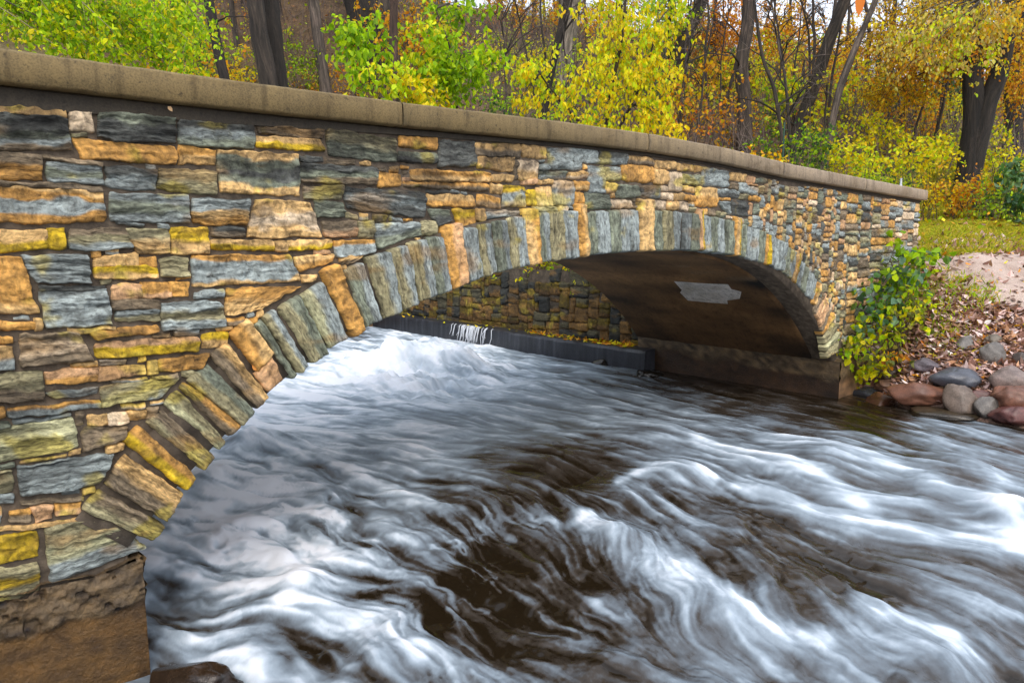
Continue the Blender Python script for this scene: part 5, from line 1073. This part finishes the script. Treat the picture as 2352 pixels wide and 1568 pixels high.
p = onZ(430, 1592, -.15); boulder('boulder', 'dark brown wet rock awash at the foot of the left footing', 0, 0, 200, 100, (.06, .035, .02), wet=.9, hit=(p[0] + .03, p[1], -.16), sink=.25)
for px, py, s_, lab in [(1382, 836, 40, 'black rock breaking the water under the arch beside the ledge'), (1490, 862, 60, 'black rock awash at the foot of the vault')]:
    p = onZ(px, py, .28); boulder('boulder', lab, 0, 0, s_, 26, (.03, .025, .02), wet=.9, hit=(p[0], p[1], .22))
# fallen leaves on the bank
n = 46000; px = rng.uniform(1960, 2760, n); py = rng.uniform(585, 1060, n); v = np.stack([px - CX, CY - py, np.full(n, FPX)], 1) @ RM.T
dd = rng.uniform(9.5, 17.5, n); Q = CAM + v * (dd / FPX)[:, None]; Q[:, 2] = Hgt(Q[:, 0], Q[:, 1]); u_, w_, _ = proj(Q)
inp = (w_ < np.interp(u_, [2130, 2180, 2250, 2352, 2500], [608, 654, 694, 720, 740])) & (w_ > 575) & (u_ > 2120)
keep = (Q[:, 0] - XR > .35) & (Q[:, 1] < -.1) | (Q[:, 0] > 16) & (rng.random(len(Q)) < .12); Q, inp = Q[keep], inp[keep]; Q = Q[~inp | (rng.random(len(Q)) < .10)]; Q[:, 2] += .012 + .03 * rng.random(len(Q))
ml = MB(); a = int(len(Q) * .82); leaves(ml, Q[:a], .125, 'pk+pk+pk+br', flat=.35, asp=.8); leaves(ml, Q[a:int(len(Q) * .9)], .10, 'br+og', flat=.35, asp=.8); leaves(ml, Q[int(len(Q) * .9):int(len(Q) * .95)], .09, 'ye+og', flat=.35)
tag(ml.build('fallen_leaves', M_litter, smooth=False), kind='stuff')
g_ = Q[int(len(Q) * .95):]; c_ = np.array([atd(*q)[:2] for q in [(2200, 690, 13.6), (2140, 660, 13.8), (2180, 760, 12.6), (2240, 720, 13.4), (2130, 700, 13.2)]])
GP = np.concatenate([np.c_[c + rng.standard_normal((260, 2)) * [.3, .25], np.zeros(260)] for c in c_]); GP[:, 2] = Hgt(GP[:, 0], GP[:, 1]); grass('bank_grass', GP, .14, 'gs+gr', .006)
ml = MB(); yy = 4.2 + 3.2 * rng.random(260) ** 2; leaves(ml, np.stack([12.06 + .38 * rng.random(260) ** .7, yy, .70 + .02 * rng.random(260)], 1), .10, 'ye+og', flat=.3); leaves(ml, np.stack([12.0 + .4 * rng.random(30), 5 + 8 * rng.random(30), .70 + .02 * rng.random(30)], 1), .09, 'ye', flat=.3)
tag(ml.build('leaves_on_ledge', M_litter, smooth=False), kind='stuff')
# ivy over the end of the wall
vb = np.array([13.6, -.55, float(Hgt(13.6, -.55))]); vine = empty('ivy', vb); tag(vine, 'green and yellow ivy climbing over the right end of the stone wall', 'vine'); ml, mt = MB(), MB()
for px, py, rx, ry, yy, n, pal, s_ in [(2095, 590, 30, 24, -.35, 100, 'gr+be', .14), (2060, 640, 38, 32, -.4, 150, 'be+gr', .14), (2095, 650, 30, 36, -.6, 110, 'ol+gr', .10), (2022, 690, 34, 32, -.35, 110, 'be+gr+dg', .14), (2075, 700, 34, 36, -.7, 100, 'yg+ol', .10), (2000, 740, 28, 28, -.3, 90, 'yg+be', .13), (2040, 760, 34, 34, -.6, 90, 'ol+yg', .11), (1975, 790, 20, 26, -.3, 60, 'yg+gr', .12), (1985, 830, 20, 22, -.35, 60, 'yg+ye', .11), (2020, 815, 34, 30, -.6, 80, 'yg+ol', .11), (1995, 862, 16, 16, -.35, 36, 'ye+yg', .09), (2060, 560, 14, 12, -.2, 14, 'gr', .13), (2100, 720, 28, 28, -.9, 70, 'yg+ol', .09), (2050, 800, 30, 24, -.8, 50, 'og+ol', .09)]:
    c = onY(px, py, yy); dd = (c - CAM) @ RM[:, 2]; k = dd / FPX; c[2] = max(c[2], float(Hgt(c[0], c[1])) + .12); s2 = spray(ml, mt, c, (rx * k * 1.1, .22, ry * k), n, s_, pal, .55, tl=.3, tw=9, asp=.85, twc=(.12, .09, .04), trad=.005)
    limb(mt, vb, s2[0], .016, .006, (.10, .07, .04), .15, 12, 5); limb(mt, vb, s2[1], .012, .005, (.10, .07, .04), .15, 12, 5)
ml.build('foliage', M_leaf, vine, smooth=False, loc=vb); mt.build('stems', M_twig, vine, loc=vb)
# ================================================================ SMALL METAL THINGS
M_steel, n, p, l = newmat('galvanised steel'); p.inputs['Base Color'].default_value = (.45, .48, .5, 1); p.inputs['Metallic'].default_value = .6; p.inputs['Roughness'].default_value = .45
M_gpost, n, p, l = newmat('green painted steel'); p.inputs['Base Color'].default_value = (.02, .07, .045, 1); p.inputs['Roughness'].default_value = .5
def stub(name, label, base, h, r, mat, lean=(0, 0)):
    b = np.asarray(base, float); mb = MB(); tp = np.array([lean[0], lean[1], h]); tube(mb, [[0, 0, -.02], [0, 0, .02], tp * .5, tp], [r * 1.9, r * 1.9, r, r], 10); tube(mb, [[0, 0, 0], [0, 0, .02]], [r * 1.9, r], 10); tube(mb, [tp, tp + [0, 0, .004], tp + [0, 0, .005]], [r * 1.05, r * .9, .001], 10)
    o = mb.build(name, mat); o.location = b; return tag(o, label, 'post')
q = onY(2068, 436, .25); stub('metal_stub', 'short steel pipe stub standing on the coping near its right end', (q[0], .25, cop(q[0]) + .01), .20, .022, M_steel)
q = onY(1765, 368, .25); stub('metal_bolt', 'tiny steel bolt on the coping below the crooked trunk', (q[0], .25, cop(q[0]) + .01), .07, .018, M_steel)
b = base_at(1797, 380, 20.5); stub('sign_post', 'thin dark green metal post behind the coping by the forked sapling', b, atd(1797, 284, 20.5)[2] - b[2], .022, M_gpost)
# one orange leaf on a thin twig that hangs into the top of the picture
lf = empty('hanging_leaf', atd(1985, -60, 3.2)); tag(lf, 'single orange leaf hanging into view at the top edge', 'leaf'); L0 = np.array(lf.location)
ml = MB(); a = atd(1978, -20, 3.2); bt = atd(1972, 38, 3.2); wv_ = _r * .022; ml.add(np.array([a, .6 * a + .4 * bt + wv_, .25 * a + .75 * bt + wv_ * .7, bt, .25 * a + .75 * bt - wv_ * .7, .6 * a + .4 * bt - wv_]), [[0, 1, 2, 3], [0, 3, 4, 5]], None, (.72, .20, .02)); ml.build('blade', M_leaf, lf, loc=L0)
mt = MB(); limb(mt, a, atd(2010, -420, 3.4), .002, .006, (.1, .07, .05), .05, 10, 4); mt.build('twig', M_twig, lf, loc=L0)
# leaves caught on the wall and stirred in the water: each is small but countable
def one_leaf(label, p, nrm, size, col, name='fallen_leaf'):
    nrm = unit(np.asarray(nrm, float)); d = unit(np.cross(nrm, rng.standard_normal(3))); s_ = np.cross(nrm, d); ml = MB()
    V = np.array([-d * .5, -d * .2 + s_ * .36, d * .2 + s_ * .3, d * .55, d * .2 - s_ * .3, -d * .2 - s_ * .36]) * size; V[[1, 2, 4, 5]] += nrm * size * .12; ml.add(V, [[0, 1, 2, 3], [0, 3, 4, 5]], None, col)
    o = ml.build(name, M_litter); o.location = p; return tag(o, label, 'leaf')
x, z = fac('A', 1745, 105); one_leaf('dry tan leaf stuck under the coping on the near wall', (x, -.06, z), (0, -1, .2), .04, (.42, .27, .14))
x, z = fac('E', 800, 1220); one_leaf('small orange leaf caught in the joint beside an orange voussoir', (x, -.05, z), (0, -1, .3), .05, (.6, .25, .05))
